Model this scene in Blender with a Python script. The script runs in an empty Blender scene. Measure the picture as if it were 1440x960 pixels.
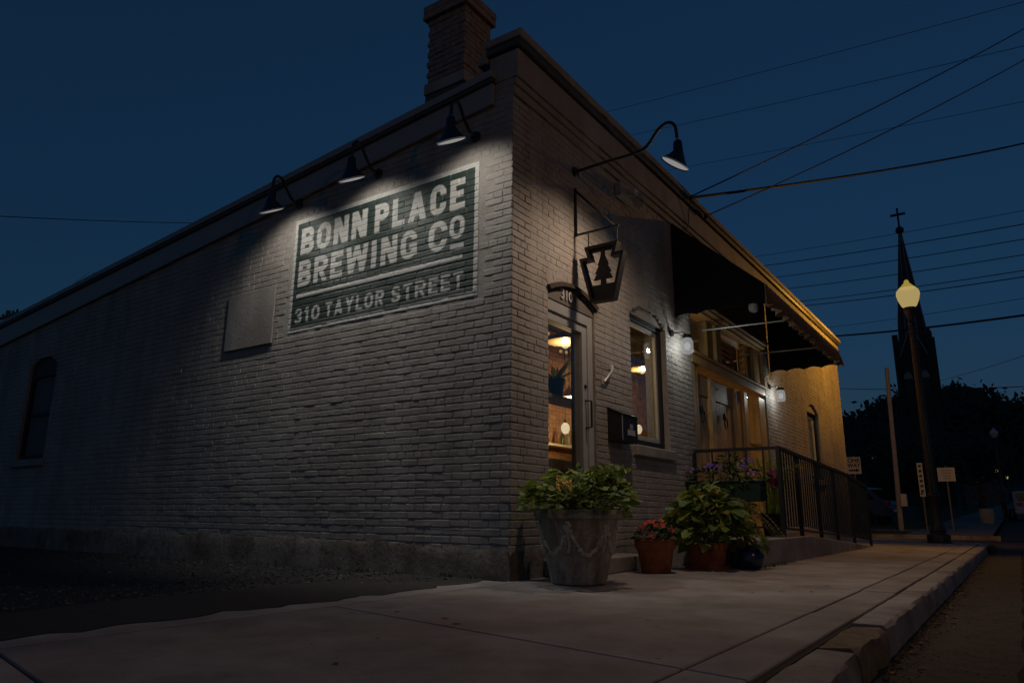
import bpy, bmesh, math, random
import numpy as np
from mathutils import Vector, Matrix, Euler
from mathutils.bvhtree import BVHTree
random.seed(7); rng = np.random.default_rng(7)
S = bpy.context.scene; C = S.collection
PI = math.pi; R_ = math.radians

# ------------------------------------------------------------------ camera
cam = bpy.data.objects.new('camera', bpy.data.cameras.new('camera')); C.objects.link(cam); S.camera = cam
def cam_axes(yaw, pitch, roll):
    cy, sy, cp, sp = math.cos(yaw), math.sin(yaw), math.cos(pitch), math.sin(pitch)
    f = Vector((sy*cp, cy*cp, sp)); r = Vector((cy, -sy, 0)); u = r.cross(f)
    c, s = math.cos(roll), math.sin(roll)
    return r*c+u*s, u*c-r*s, f
r, u, f = cam_axes(R_(55.35), R_(13.55), R_(.415))
m = Matrix((r, u, -f)).transposed().to_4x4(); m.translation = (-5.036, -3.488, .52)
cam.matrix_world = m
cam.data.sensor_width = 36; cam.data.lens = 25.25; cam.data.clip_start = .05; cam.data.clip_end = 3000

# ------------------------------------------------------------------ sky (dusk, the sun has set)
W = bpy.data.worlds.new('World'); S.world = W; W.use_nodes = True
nt = W.node_tree; bg = nt.nodes['Background']
sky = nt.nodes.new('ShaderNodeTexSky'); sky.sky_type = 'NISHITA'; sky.sun_disc = False
sky.sun_elevation = R_(1.0); sky.sun_rotation = R_(265); sky.altitude = 100
sky.air_density = 1.0; sky.dust_density = .1; sky.ozone_density = 5.7
gm = nt.nodes.new('ShaderNodeGamma'); gm.inputs[1].default_value = .64      # film-like compression of the whole sky
nt.links.new(sky.outputs[0], gm.inputs[0]); nt.links.new(gm.outputs[0], bg.inputs[0]); bg.inputs[1].default_value = .072
V = S.view_settings; V.view_transform = 'Standard'; V.look = 'None'; V.exposure = 0; V.gamma = 1; V.use_curve_mapping = False
S.cycles.use_denoising = True; S.cycles.max_bounces = 6; S.cycles.transparent_max_bounces = 16
S.cycles.sample_clamp_indirect = 2.0; S.cycles.caustics_reflective = False; S.cycles.caustics_refractive = False

# ------------------------------------------------------------------ materials
MATS = {}   # name -> material
def mat(name, col, rough=.7, var=.15, scale=6., bump=0., bscale=40., metal=0., spec=.4, col2=None, detail=6.):
    if name in MATS: return MATS[name]
    M = bpy.data.materials.new(name); M.use_nodes = True; n = M.node_tree.nodes; l = M.node_tree.links
    b = n['Principled BSDF']; b.inputs['Roughness'].default_value = rough; b.inputs['Metallic'].default_value = metal
    b.inputs['Specular IOR Level'].default_value = spec
    tc = n.new('ShaderNodeNewGeometry')
    if var > 0 or col2:
        nz = n.new('ShaderNodeTexNoise'); nz.inputs['Scale'].default_value = scale; nz.inputs['Detail'].default_value = detail; nz.inputs['Roughness'].default_value = .65
        l.new(tc.outputs['Position'], nz.inputs['Vector'])
        rp = n.new('ShaderNodeValToRGB'); l.new(nz.outputs['Fac'], rp.inputs[0])
        c2 = col2 or tuple(min(1, c*(1+var)) for c in col)
        c1 = tuple(c*(1-var) for c in col) if not col2 else col
        rp.color_ramp.elements[0].position = .3; rp.color_ramp.elements[1].position = .7
        rp.color_ramp.elements[0].color = (*c1, 1); rp.color_ramp.elements[1].color = (*c2, 1)
        l.new(rp.outputs[0], b.inputs['Base Color'])
    else: b.inputs['Base Color'].default_value = (*col, 1)
    if bump > 0:
        n2 = n.new('ShaderNodeTexNoise'); n2.inputs['Scale'].default_value = bscale; n2.inputs['Detail'].default_value = 8; n2.inputs['Roughness'].default_value = .7
        l.new(tc.outputs['Position'], n2.inputs['Vector'])
        bp = n.new('ShaderNodeBump'); bp.inputs['Strength'].default_value = bump; bp.inputs['Distance'].default_value = .02
        l.new(n2.outputs['Fac'], bp.inputs['Height']); l.new(bp.outputs[0], b.inputs['Normal'])
    MATS[name] = M; return M
def wear(name, layers, stretch=None):
    """multiply stains into a material: layers of (scale, lo, hi, darkest) noise thresholds"""
    M = MATS[name]; n = M.node_tree.nodes; l = M.node_tree.links; b = n['Principled BSDF']; src = b.inputs['Base Color'].links[0].from_socket
    g = n.new('ShaderNodeNewGeometry')
    for k, (sc, lo, hi, dk, st) in enumerate(layers):
        mp = n.new('ShaderNodeMapping'); mp.inputs['Scale'].default_value = st; mp.inputs['Location'].default_value = (3.1*k, 7.7*k, 1.3*k); l.new(g.outputs['Position'], mp.inputs[0])
        nz = n.new('ShaderNodeTexNoise'); nz.inputs['Scale'].default_value = sc; nz.inputs['Detail'].default_value = 7; nz.inputs['Roughness'].default_value = .6; l.new(mp.outputs[0], nz.inputs['Vector'])
        rp = n.new('ShaderNodeValToRGB'); rp.color_ramp.elements[0].position = lo; rp.color_ramp.elements[1].position = hi
        rp.color_ramp.elements[0].color = (*dk, 1); rp.color_ramp.elements[1].color = (1, 1, 1, 1); l.new(nz.outputs['Fac'], rp.inputs[0])
        mx = n.new('ShaderNodeMix'); mx.data_type = 'RGBA'; mx.blend_type = 'MULTIPLY'; mx.inputs[0].default_value = 1; l.new(src, mx.inputs[6]); l.new(rp.outputs[0], mx.inputs[7]); src = mx.outputs[2]
    l.new(src, b.inputs['Base Color'])
def leafy(name):
    M = MATS[name]; n = M.node_tree.nodes; l = M.node_tree.links; b = n['Principled BSDF']; tr = n.new('ShaderNodeBsdfTranslucent'); l.new(b.inputs['Base Color'].links[0].from_socket, tr.inputs[0])
    mx = n.new('ShaderNodeMixShader'); mx.inputs[0].default_value = .3; l.new(b.outputs[0], mx.inputs[1]); l.new(tr.outputs[0], mx.inputs[2]); l.new(mx.outputs[0], n['Material Output'].inputs[0])
def emis(name, col, st):
    if name in MATS: return MATS[name]
    M = bpy.data.materials.new(name); M.use_nodes = True; n = M.node_tree.nodes; l = M.node_tree.links
    n.remove(n['Principled BSDF']); e = n.new('ShaderNodeEmission'); e.inputs[0].default_value = (*col, 1); e.inputs[1].default_value = st
    l.new(e.outputs[0], n['Material Output'].inputs[0]); MATS[name] = M; return M
def globe_mat(name, col, st, trans=.6):
    """lit frosted glass: lets the bulb's light through and glows itself"""
    if name in MATS: return MATS[name]
    M = bpy.data.materials.new(name); M.use_nodes = True; n = M.node_tree.nodes; l = M.node_tree.links
    n.remove(n['Principled BSDF']); e = n.new('ShaderNodeEmission'); e.inputs[0].default_value = (*col, 1); e.inputs[1].default_value = st
    t = n.new('ShaderNodeBsdfTransparent'); t.inputs[0].default_value = (trans, trans, trans, 1)
    a = n.new('ShaderNodeAddShader'); l.new(e.outputs[0], a.inputs[0]); l.new(t.outputs[0], a.inputs[1])
    l.new(a.outputs[0], n['Material Output'].inputs[0]); MATS[name] = M; return M
def glass(name, tint=(.95, .97, .97), rough=.02, refl=1.):
    if name in MATS: return MATS[name]
    M = bpy.data.materials.new(name); M.use_nodes = True; n = M.node_tree.nodes; l = M.node_tree.links
    n.remove(n['Principled BSDF']); t = n.new('ShaderNodeBsdfTransparent'); t.inputs[0].default_value = (*tint, 1)
    g = n.new('ShaderNodeBsdfGlossy'); g.inputs['Roughness'].default_value = rough; g.inputs['Color'].default_value = (refl, refl, refl, 1)
    lw = n.new('ShaderNodeLayerWeight'); pw = n.new('ShaderNodeMath'); pw.operation = 'POWER'; pw.inputs[1].default_value = 4.5; l.new(lw.outputs['Facing'], pw.inputs[0])
    fr = n.new('ShaderNodeMath'); fr.operation = 'MULTIPLY_ADD'; fr.inputs[1].default_value = .96; fr.inputs[2].default_value = .035; l.new(pw.outputs[0], fr.inputs[0])
    x = n.new('ShaderNodeMixShader'); l.new(fr.outputs[0], x.inputs[0]); l.new(t.outputs[0], x.inputs[1]); l.new(g.outputs[0], x.inputs[2])
    l.new(x.outputs[0], n['Material Output'].inputs[0]); MATS[name] = M; return M

PAINT = mat('painted_brick', (.37, .335, .305), .62, .13, 3.5, .5, 55, spec=.35)
MORTAR = mat('painted_mortar', (.35, .318, .29), .8, .15, 8, .6, 60)
STUCCO = mat('painted_stucco', (.33, .30, .275), .8, .12, 3, .35, 30)
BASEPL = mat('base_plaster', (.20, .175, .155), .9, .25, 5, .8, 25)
FASCIA = mat('fascia_paint', (.27, .25, .25), .45, .06, 2, .05, 20)
FLASH = mat('dark_flashing', (.06, .055, .055), .5, .2, 4)
CHIMB = mat('chimney_brick', (.27, .215, .185), .9, .3, 12, .8, 40)
BLACKM = mat('black_metal', (.012, .011, .011), .5, .1, 10, spec=.5)
NAVYM = mat('shade_enamel', (.012, .014, .03), .3, .05, 10, spec=.5)
ALU = mat('aluminium', (.46, .45, .44), .42, .05, 8, metal=.25)
CONC = mat('sidewalk_concrete', (.36, .325, .305), .85, .14, 2.2, .5, 160)
CONC2 = mat('kerb_concrete', (.31, .28, .26), .85, .2, 5, .4, 60)
STONE = mat('old_stone_kerb', (.20, .155, .10), .9, .35, 14, 1.0, 18)
ASPH = mat('road_asphalt', (.045, .04, .04), .85, .35, 60, .8, 120)
LOT = mat('lot_asphalt', (.018, .018, .019), .8, .4, 20, .8, 90)
WOOD = mat('oiled_oak', (.44, .275, .11), .5, .25, 5, .15, 30)
WOODL = mat('door_panel_wood', (.42, .28, .15), .5, .2, 6, .1, 30)
CLOTH = mat('awning_canvas', (.012, .011, .011), .9, .15, 10, .15, 60)
TERRA = mat('terracotta', (.30, .095, .035), .8, .2, 8, .2, 40)
URN = mat('cast_concrete', (.38, .345, .30), .85, .3, 9, .6, 45)
SOIL = mat('soil', (.02, .014, .01), 1, .3, 40, .8, 60)
LEAFA = mat('leaf_lime', (.22, .29, .045), .5, .45, 9, 0, spec=.35)
LEAFB = mat('leaf_green', (.12, .18, .034), .5, .5, 9, 0, spec=.35)
LEAFY = mat('leaf_yellowing', (.26, .22, .035), .55, .3, 9)
LEAFD = mat('leaf_dark', (.018, .032, .010), .6, .4, 6)
REDF = mat('coral_petal', (.62, .10, .055), .6, .2, 30)
PURF = mat('lilac_petal', (.33, .17, .55), .6, .25, 30)
BARK = mat('bark', (.06, .045, .035), .95, .3, 12, .8, 30)
POLEW = mat('pole_wood', (.20, .16, .13), .9, .25, 8, .5, 30)
GRASS = mat('grass_blades', (.045, .07, .018), .8, .4, 3)
CHURCH = mat('church_brick', (.05, .035, .032), .9, .2, 1)
SLATE = mat('spire_slate', (.035, .03, .032), .6, .25, 2)
TRIM = mat('pale_stone_trim', (.3, .27, .24), .8, .1, 2)
WHITE = mat('sign_white', (.5, .49, .48), .4, .05, 5)
BLACKP = mat('sign_black', (.01, .01, .01), .5, 0)
IRONP = mat('cast_iron_paint', (.03, .022, .018), .45, .15, 10, spec=.5)

O1 = (1, 1, 1)
wear('sidewalk_concrete', [(.55, .36, .56, (.74, .71, .69), O1), (2.6, .40, .52, (.84, .82, .80), O1), (55, .33, .40, (.72, .70, .68), O1), (16, .27, .32, (.42, .38, .35), O1)])
wear('kerb_concrete', [(1.3, .38, .55, (.62, .58, .55), O1), (30, .34, .42, (.7, .67, .64), O1)])
wear('painted_brick', [(1.1, .36, .60, (.80, .79, .78), (1, 1, 1)), (2.2, .38, .55, (.86, .84, .82), (1.6, 1.6, .18)), (26, .30, .37, (.66, .62, .58), O1)])
wear('painted_mortar', [(1.1, .36, .60, (.80, .79, .78), (1, 1, 1)), (2.2, .38, .55, (.86, .84, .82), (1.6, 1.6, .18))])
wear('painted_stucco', [(1.4, .38, .58, (.80, .77, .74), (1.5, 1.5, .25)), (20, .30, .38, (.7, .66, .62), O1)])
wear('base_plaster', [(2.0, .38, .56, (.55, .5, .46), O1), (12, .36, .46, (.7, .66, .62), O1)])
wear('road_asphalt', [(.35, .40, .55, (.65, .62, .6), (.35, 1.6, 1)), (9, .42, .52, (.6, .58, .56), O1)])
wear('cast_concrete', [(5, .40, .58, (.55, .5, .44), (1.4, 1.4, .35)), (40, .34, .44, (.65, .62, .58), O1)])
wear('terracotta', [(6, .40, .58, (.62, .58, .55), O1)])
for k in ('leaf_lime', 'leaf_green', 'leaf_yellowing'): leafy(k)
n = CONC.node_tree.nodes; l = CONC.node_tree.links; b_ = n['Principled BSDF']; src = b_.inputs['Base Color'].links[0].from_socket        # slabs were cast at different times
oi = n.new('ShaderNodeObjectInfo'); mr = n.new('ShaderNodeMapRange'); mr.inputs[3].default_value = .86; mr.inputs[4].default_value = 1.08; l.new(oi.outputs['Random'], mr.inputs[0])
mx = n.new('ShaderNodeMix'); mx.data_type = 'RGBA'; mx.blend_type = 'MULTIPLY'; mx.inputs[0].default_value = 1; l.new(src, mx.inputs[6]); l.new(mr.outputs[0], mx.inputs[7]); l.new(mx.outputs[2], b_.inputs['Base Color'])

# ------------------------------------------------------------------ mesh helpers
class MB:
    def __init__(s): s.v = []; s.f = []
    def add(s, vs, fs):
        o = len(s.v); s.v += [tuple(map(float, p)) for p in vs]; s.f += [tuple(i+o for i in q) for q in fs]; return s
    def box(s, x0, y0, z0, x1, y1, z1):
        x0, x1 = sorted((x0, x1)); y0, y1 = sorted((y0, y1)); z0, z1 = sorted((z0, z1))
        return s.add([(x0,y0,z0),(x1,y0,z0),(x1,y1,z0),(x0,y1,z0),(x0,y0,z1),(x1,y0,z1),(x1,y1,z1),(x0,y1,z1)],
                     [(3,2,1,0),(4,5,6,7),(0,1,5,4),(1,2,6,5),(2,3,7,6),(3,0,4,7)])
    def prism(s, poly, axis, a, b):
        """poly of 2-d points in the plane across axis ('x': (y,z), 'y': (x,z), 'z': (x,y))"""
        def P(p, t): return {'x': (t, p[0], p[1]), 'y': (p[0], t, p[1]), 'z': (p[0], p[1], t)}[axis]
        n = len(poly); vs = [P(p, a) for p in poly]+[P(p, b) for p in poly]
        fs = [tuple(range(n)), tuple(range(2*n-1, n-1, -1))]+[(i, i+n, (i+1) % n+n, (i+1) % n) for i in range(n)]
        return s.add(vs, fs)
    def ring_loft(s, rings, cap0=True, cap1=True):
        n = len(rings[0]); vs = [p for r in rings for p in r]; fs = []
        for k in range(len(rings)-1):
            for i in range(n): fs.append((k*n+i, k*n+(i+1) % n, (k+1)*n+(i+1) % n, (k+1)*n+i))
        if cap0: fs.append(tuple(range(n-1, -1, -1)))
        if cap1: fs.append(tuple((len(rings)-1)*n+i for i in range(n)))
        return s.add(vs, fs)
    def cone(s, p0, p1, r0, r1=None, n=12, cap=True):
        r1 = r0 if r1 is None else r1; p0 = Vector(p0); p1 = Vector(p1); d = (p1-p0).normalized()
        a = d.orthogonal().normalized(); b = d.cross(a)
        rg = lambda p, r: [p+(a*math.cos(t)+b*math.sin(t))*r for t in [2*PI*i/n for i in range(n)]]
        return s.ring_loft([rg(p0, r0), rg(p1, r1)], cap, cap)
    def tube(s, path, rad, n=8):
        P = [Vector(p) for p in path]; rings = []; a = None
        for i, p in enumerate(P):
            d = (P[min(i+1, len(P)-1)]-P[max(i-1, 0)]).normalized()
            a = (a-d*a.dot(d)) if a is not None else d.orthogonal()
            if a.length < 1e-6: a = d.orthogonal()
            a.normalize(); b = d.cross(a); rr = rad[i] if hasattr(rad, '__len__') else rad
            rings.append([p+(a*math.cos(2*PI*k/n)+b*math.sin(2*PI*k/n))*rr for k in range(n)])
        return s.ring_loft(rings)
    def lathe(s, prof, c, n=24, flute=0, amp=0.):
        rings = []
        for r, z in prof:
            rings.append([(c[0]+(r*(1+amp*math.cos(flute*2*PI*i/n)))*math.cos(2*PI*i/n), c[1]+(r*(1+amp*math.cos(flute*2*PI*i/n)))*math.sin(2*PI*i/n), c[2]+z) for i in range(n)])
        return s.ring_loft(rings)
    def ball(s, c, r, n=12, m_=8, sc=(1, 1, 1)):
        rings = []
        for k in range(1, m_):
            t = PI*k/m_
            rings.append([(c[0]+r*sc[0]*math.sin(t)*math.cos(2*PI*i/n), c[1]+r*sc[1]*math.sin(t)*math.sin(2*PI*i/n), c[2]-r*sc[2]*math.cos(t)) for i in range(n)])
        return s.ring_loft(rings)
    def build(s, name, material, parent=None, smooth=False, bevel=0., kind=None, seg=1):
        o_ = wloc(parent)
        vs = [(p[0]-o_[0], p[1]-o_[1], p[2]-o_[2]) for p in s.v]
        me = bpy.data.meshes.new(name); me.from_pydata(vs, [], s.f)
        if bevel or True:
            bm = bmesh.new(); bm.from_mesh(me)
            if len(s.f) < 60000: bmesh.ops.recalc_face_normals(bm, faces=bm.faces)
            if bevel:
                es = [e for e in bm.edges if len(e.link_faces) == 2 and e.calc_face_angle(0) > .5]
                bmesh.ops.bevel(bm, geom=es, offset=bevel, segments=seg, affect='EDGES', clamp_overlap=True)
            bm.to_mesh(me); bm.free()
        if smooth:
            me.polygons.foreach_set('use_smooth', [True]*len(me.polygons))
            me.set_sharp_from_angle(angle=R_(40))
        me.materials.append(material)
        return link(name, me, parent, kind)
def wloc(o):
    v = Vector((0, 0, 0))
    while o is not None: v = v+o.location; o = o.parent
    return v
def link(name, me, parent=None, kind=None):
    o = bpy.data.objects.new(name, me); C.objects.link(o); o.parent = parent
    if kind: o['kind'] = kind
    return o
def thing(name, label, cat, loc=(0, 0, 0), group=None):
    o = bpy.data.objects.new(name, None); C.objects.link(o); o.location = loc; o.empty_display_size = .2
    return tag(o, label, cat, group)
def tag(o, label, cat, group=None):
    o['label'] = label; o['category'] = cat
    if group: o['group'] = group
    return o
def struct(o): o['kind'] = 'structure'; return o
def copy_tree(o, parent=None):
    c = o.copy(); C.objects.link(c); c.parent = parent
    for ch in list(o.children): copy_tree(ch, c)
    return c
def text(name, s, size, loc, rot, material, parent, ext=.003, xs=1., align='CENTER', bold=0.):
    cu = bpy.data.curves.new(name, 'FONT'); cu.body = s; cu.size = size; cu.extrude = ext; cu.align_x = align; cu.align_y = 'CENTER'; cu.offset = bold
    t = bpy.data.objects.new('tmp', cu); C.objects.link(t)
    me = bpy.data.meshes.new_from_object(t.evaluated_get(bpy.context.evaluated_depsgraph_get()))
    bpy.data.objects.remove(t); me.materials.clear(); me.materials.append(material)
    o = link(name, me, parent); o.location = Vector(loc)-wloc(parent); o.rotation_euler = rot; o.scale = (xs, 1, 1); return o
def lamp(name, kind, loc, power, col, parent=None, radius=.03, aim=None, size=None, blend=.3, soft=False):
    d = bpy.data.lights.new(name, kind); d.energy = power; d.color = col; d.shadow_soft_size = radius
    o = bpy.data.objects.new(name, d); C.objects.link(o); o.parent = parent; o.location = Vector(loc)-wloc(parent)
    if aim is not None: o.rotation_euler = Vector(aim).to_track_quat('-Z', 'Y').to_euler()
    if kind == 'SPOT': d.spot_size = size; d.spot_blend = blend
    if soft:                                    # non-physical fall-off, gentler than a bare bulb, keeps the nearby wall from burning out
        d.use_nodes = True; q = d.node_tree; lf = q.nodes.new('ShaderNodeLightFalloff'); lf.inputs[0].default_value = 1.; lf.inputs[1].default_value = soft
        q.links.new(lf.outputs['Quadratic'], q.nodes['Emission'].inputs['Strength'])
    return o

# ------------------------------------------------------------------ the building: walls laid brick by brick
B = thing('brewery_building', 'long single-storey painted brick corner building with chimney and cornice', 'building', (0, 0, 0))
LX, LY = 15.1, 16.0            # length of the front and of the side
CH = .068; BL, BJ, MD = .2035, .0065, .0052
def roof_z(y): return 4.71-.089*y       # sloping top of the side wall
def fascia_lo(y): return 4.40-.0985*y
def arch(u0, u1, z0, zs, zt):
    """opening with a segmental head from zs at the sides to zt in the middle"""
    c = (u0+u1)/2; h = (u1-u0)/2; k = zt-zs; rad = (h*h+k*k)/(2*k) if k > 0 else 0
    def iv(z):
        if z < z0 or z > zt: return None
        if z <= zs or k <= 0: return (u0, u1)
        w = math.sqrt(max(0, rad*rad-(z-(zt-rad))**2)); return (c-w, c+w)
    return iv
DOOR = arch(.62, 1.56, .15, 2.66, 2.775); WIN1 = arch(2.44, 3.50, 1.30, 2.86, 3.02)
ENTR = arch(4.40, 8.02, .20, 3.56, 3.56); WIN2 = arch(11.12, 12.2, 1.30, 2.74, 2.93)
SWIN = arch(8.66, 9.60, 1.30, 2.78, 2.95)
def free(u0, u1, z, ops):
    iv = [(u0, u1)]
    for o in ops:
        k = o(z)
        if not k: continue
        nv = []
        for a, b in iv:
            if k[1] <= a or k[0] >= b: nv.append((a, b)); continue
            if k[0] > a: nv.append((a, k[0]))
            if k[1] < b: nv.append((k[1], b))
        iv = nv
    return iv
def core(name, side, u0, uend, z0, z1, ops, th=.30, dz=CH/2):
    """backing wall (mortar face) made of strips round the openings"""
    mb = MB(); z = z0; run = None
    def emit(iv, a, b):
        for p, q in iv:
            if q-p < .002: continue
            if side: mb.box(MD, p, a, th, q, b)
            else: mb.box(p, MD, a, q, th, b)
    while z < z1-1e-6:
        zz = min(z+dz, z1); iv = free(u0, uend((z+zz)/2), (z+zz)/2, ops)
        if run and run[0] == iv: run[2] = zz
        else:
            if run: emit(*run)
            run = [iv, z, zz]
        z = zz
    emit(*run)
    return mb.build(name, MORTAR, B)
side_end = lambda z: min(LY, max(.30, (4.71-z)/.089)) if z > 3.28 else LY
SIDE = core('side_wall', True, .012, side_end, 0, 4.70, [SWIN])
FRONT = core('front_wall', False, .30, lambda z: LX, 0, 4.95, [DOOR, WIN1, ENTR, WIN2])

NV = 14
def brick_variant(k, length):
    r = np.random.default_rng(100+k); hl, hh = length/2, (CH-BJ)/2; j = lambda s: r.normal(0, s)
    def octa(ins, ch, y, js):
        a, b = hl-ins, hh-ins
        return [(x+j(js), y+j(js*.5), z+j(js)) for x, z in
                ((-a+ch, -b), (a-ch, -b), (a, -b+ch), (a, b-ch), (a-ch, b), (-a+ch, b), (-a, b-ch), (-a, -b+ch))]
    vs = octa(-.001, .004, .013, .0006)+octa(.0005, .006+abs(j(.004)), .003, .0013)+octa(.006+abs(j(.002)), .006, .0, .0011)
    n = 8; fs = []
    for q in range(2):
        for i in range(n): fs.append((q*n+i, q*n+(i+1) % n, (q+1)*n+(i+1) % n, (q+1)*n+i))
    fs.append(tuple(2*n+i for i in range(n)))
    return np.array(vs), fs
VARS = [brick_variant(k, BL) for k in range(NV)]
VMESH = []
for k, (v, fs) in enumerate(VARS):
    me = bpy.data.meshes.new('brick'); me.from_pydata([tuple(p) for p in v], [], fs); me.materials.append(PAINT); VMESH.append(me)
def lay(side, u0, uend, z0, z1, ops):
    out = []; k = 0; z = z0+CH/2
    while z+CH/2 <= z1+1e-6:
        hdr = k % 7 == 5; step = (BL+BJ)/2 if hdr else BL+BJ; off = (.0 if k % 2 else step/2)+random.uniform(-.012, .012)
        for a, b in free(u0, uend(z), z, ops):
            i = math.floor((a-off)/step)
            while off+i*step < b:
                p, q = max(a, off+i*step+BJ/2), min(b, off+(i+1)*step-BJ/2)
                if random.random() < .35: q = min(b, q+BJ*.9)
                if q-p > .035: out.append((p, q, z))
                elif q-p > 0 and out and abs(out[-1][2]-z) < 1e-6 and p-out[-1][1] < .02: out[-1] = (out[-1][0], q, z)
                i += 1
        k += 1; z += CH
    return out
side_lim = lambda z: min(12.6, max(.2, (4.40-z)/.0985)) if z > 3.1 and z <= 4.37 else (.205 if z > 4.37 else 12.6)
sb = lay(True, 0, side_lim, .204, 4.86, [SWIN])
fb = lay(False, .0, lambda z: LX, .204, 4.45, [DOOR, WIN1, ENTR, WIN2])
SU0, SU1, SZ0, SZ1 = .391, 3.081, 2.487, 3.844      # painted sign on the side wall (y range, z range)
recs = []
for side, lst in ((True, sb), (False, fb)):
    for p, q, z in lst:
        uc, ln = (p+q)/2, q-p; k = random.randrange(NV)
        out = random.gauss(0, .0011); rz = random.gauss(0, .006); rx = random.gauss(0, .010); ry = random.gauss(0, .004)
        insign = side and q > SU0 and p < SU1 and z+CH/2 > SZ0 and z-CH/2 < SZ1
        pos = Vector((out, uc, z)) if side else Vector((uc, out, z))
        d = (pos-cam.location).length
        recs.append(dict(side=side, pos=pos, ln=ln, k=k, rot=(rx, ry, (-PI/2 if side else 0)+rz), sign=insign, d=d))
def brick_pts(rc, push=0.):
    v = VARS[rc['k']][0].copy(); v[:, 0] *= rc['ln']/BL
    M3 = np.array(Euler(rc['rot']).to_matrix()); w = v@M3.T+np.array(rc['pos'])
    w[:, 0 if rc['side'] else 1] += push
    return w
# painted sign: a paint skin that follows the bricks (cast on to them before they are set back behind the paint)
sv, sf = [], []
for rc in recs:
    if rc['sign']:
        o = len(sv); sv += [tuple(p) for p in brick_pts(rc)]; sf += [tuple(i+o for i in q) for q in VARS[rc['k']][1]]
o = len(sv); sv += [(MD, 0, 2), (MD, 4, 2), (MD, 4, 4.3), (MD, 0, 4.3)]; sf.append((o, o+1, o+2, o+3))
bvh = BVHTree.FromPolygons(sv, sf)
DU = .0066; NU = int(round((SU1-SU0)/DU))+1; NVV = int(round((SZ1-SZ0)/DU))+1
ug = np.linspace(0, SU1-SU0, NU); vg = np.linspace(0, SZ1-SZ0, NVV)
def glyph(c, X, Y, w, t):
    th = t*.92
    bx = lambda a, b, c_, d: (X >= a) & (X <= c_) & (Y >= b) & (Y <= d)
    def rr(a, b, c_, d, r):
        r = max(min(r, (c_-a)/2, (d-b)/2), 1e-4); qx = np.abs(X-(a+c_)/2)-(c_-a)/2+r; qy = np.abs(Y-(b+d)/2)-(d-b)/2+r
        return np.hypot(np.maximum(qx, 0), np.maximum(qy, 0))+np.minimum(np.maximum(qx, qy), 0) <= r
    def ring(a, b, c_, d, r): return rr(a, b, c_, d, r) & ~rr(a+t, b+th, c_-t, d-th, r-t*.8)
    def dg(xa, xb, hw, y0=0., y1=1.): return (np.abs(X-(xa+(xb-xa)*(Y-y0)/(y1-y0))) <= hw) & (Y >= y0) & (Y <= y1)
    z = np.zeros_like(X, bool)
    if c == 'I': return bx(0, 0, t, 1)
    if c == 'L': return bx(0, 0, t, 1) | bx(0, 0, w, th)
    if c == 'E': return bx(0, 0, t, 1) | bx(0, 0, w, th) | bx(0, .5-th/2, w*.92, .5+th/2) | bx(0, 1-th, w, 1)
    if c == 'T': return bx(0, 1-th, w, 1) | bx(w/2-t/2, 0, w/2+t/2, 1)
    if c == 'N': return bx(0, 0, t, 1) | bx(w-t, 0, w, 1) | dg(w-t*.62, t*.62, t*.62)
    if c == 'W':
        q = w/4
        return dg(q*1.0, t*.5, t*.52) | dg(q*1.0, q*2, t*.5) | dg(q*3, q*2, t*.5) | dg(q*3, w-t*.5, t*.52)
    if c == 'A': return dg(t*.5, w/2, t*.52) | dg(w-t*.5, w/2, t*.52) | bx(w*.25, .2, w*.75, .2+th*.9)
    if c == 'Y': return dg(w/2, t*.5, t*.52, .42, 1) | dg(w/2, w-t*.5, t*.52, .42, 1) | bx(w/2-t/2, 0, w/2+t/2, .45)
    if c in 'PR':
        o_ = bx(0, 0, t, 1) | ((bx(0, .40, w/2, 1) | rr(0, .40, w, 1, .28)) & ~(bx(t, .40+th, w/2, 1-th) | rr(t, .40+th, w-t, 1-th, .1)))
        if c == 'R': o_ |= dg(w-t*.5, w*.5, t*.52, 0, .45)
        return o_
    if c == 'B':
        return bx(0, 0, t, 1) | ((bx(0, .44, w/2, 1) | rr(0, .44, w*.96, 1, .26)) & ~(bx(t, .44+th, w/2, 1-th) | rr(t, .44+th, w*.96-t, 1-th, .1))) | \
            ((bx(0, 0, w/2, .56) | rr(0, 0, w, .56, .26)) & ~(bx(t, th, w/2, .56-th) | rr(t, th, w-t, .56-th, .1)))
    if c in 'O0': return ring(0, 0, w, 1, w*.5)
    if c == 'C': return ring(0, 0, w, 1, w*.5) & ~bx(w*.5, .37, w+1, .63)
    if c == 'G': return (ring(0, 0, w, 1, w*.5) & ~bx(w*.5, .5, w+1, .66)) | bx(w*.52, .34, w, .34+th*.8) | bx(w-t, .1, w, .5)
    if c == 'S': return (ring(0, .44, w, 1, w*.45) & ~bx(w*.5, .56, w+1, .72)) | (ring(0, 0, w, .56, w*.45) & ~bx(-1, .28, w*.5, .44))
    if c == '3': return (ring(0, .44, w, 1, w*.45) & ~bx(-1, .44, w*.5, .74)) | (ring(0, 0, w, .56, w*.45) & ~bx(-1, .26, w*.5, .56)) | bx(w*.35, .5-th/2, w*.6, .5+th/2)
    if c == '1': return bx(w*.4, 0, w*.4+t, 1) | dg(w*.1, w*.5, t*.45, .7, .95)
    return z
WID = dict(I=.26, L=.52, E=.56, T=.58, N=.68, W=1.0, A=.74, Y=.70, P=.62, R=.66, B=.64, O=.66, C=.62, G=.66, S=.58)
WID.update({'3': .52, '1': .40, '0': .58})
jobs = []
def line(s, u0, u1, v0, v1, gap, t):
    h = v1-v0; nat = sum(WID[c] for c in s); sc = (u1-u0-gap*(len(s)-1))/nat; x = u0
    for c in s:
        w = WID[c]*sc; jobs.append((c, x, v0, w, h, t)); x += w+gap
line('BONN', .115, 1.185, .917, 1.237, .05, .235); line('PLACE', 1.30, 2.522, .917, 1.237, .05, .235)
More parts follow.
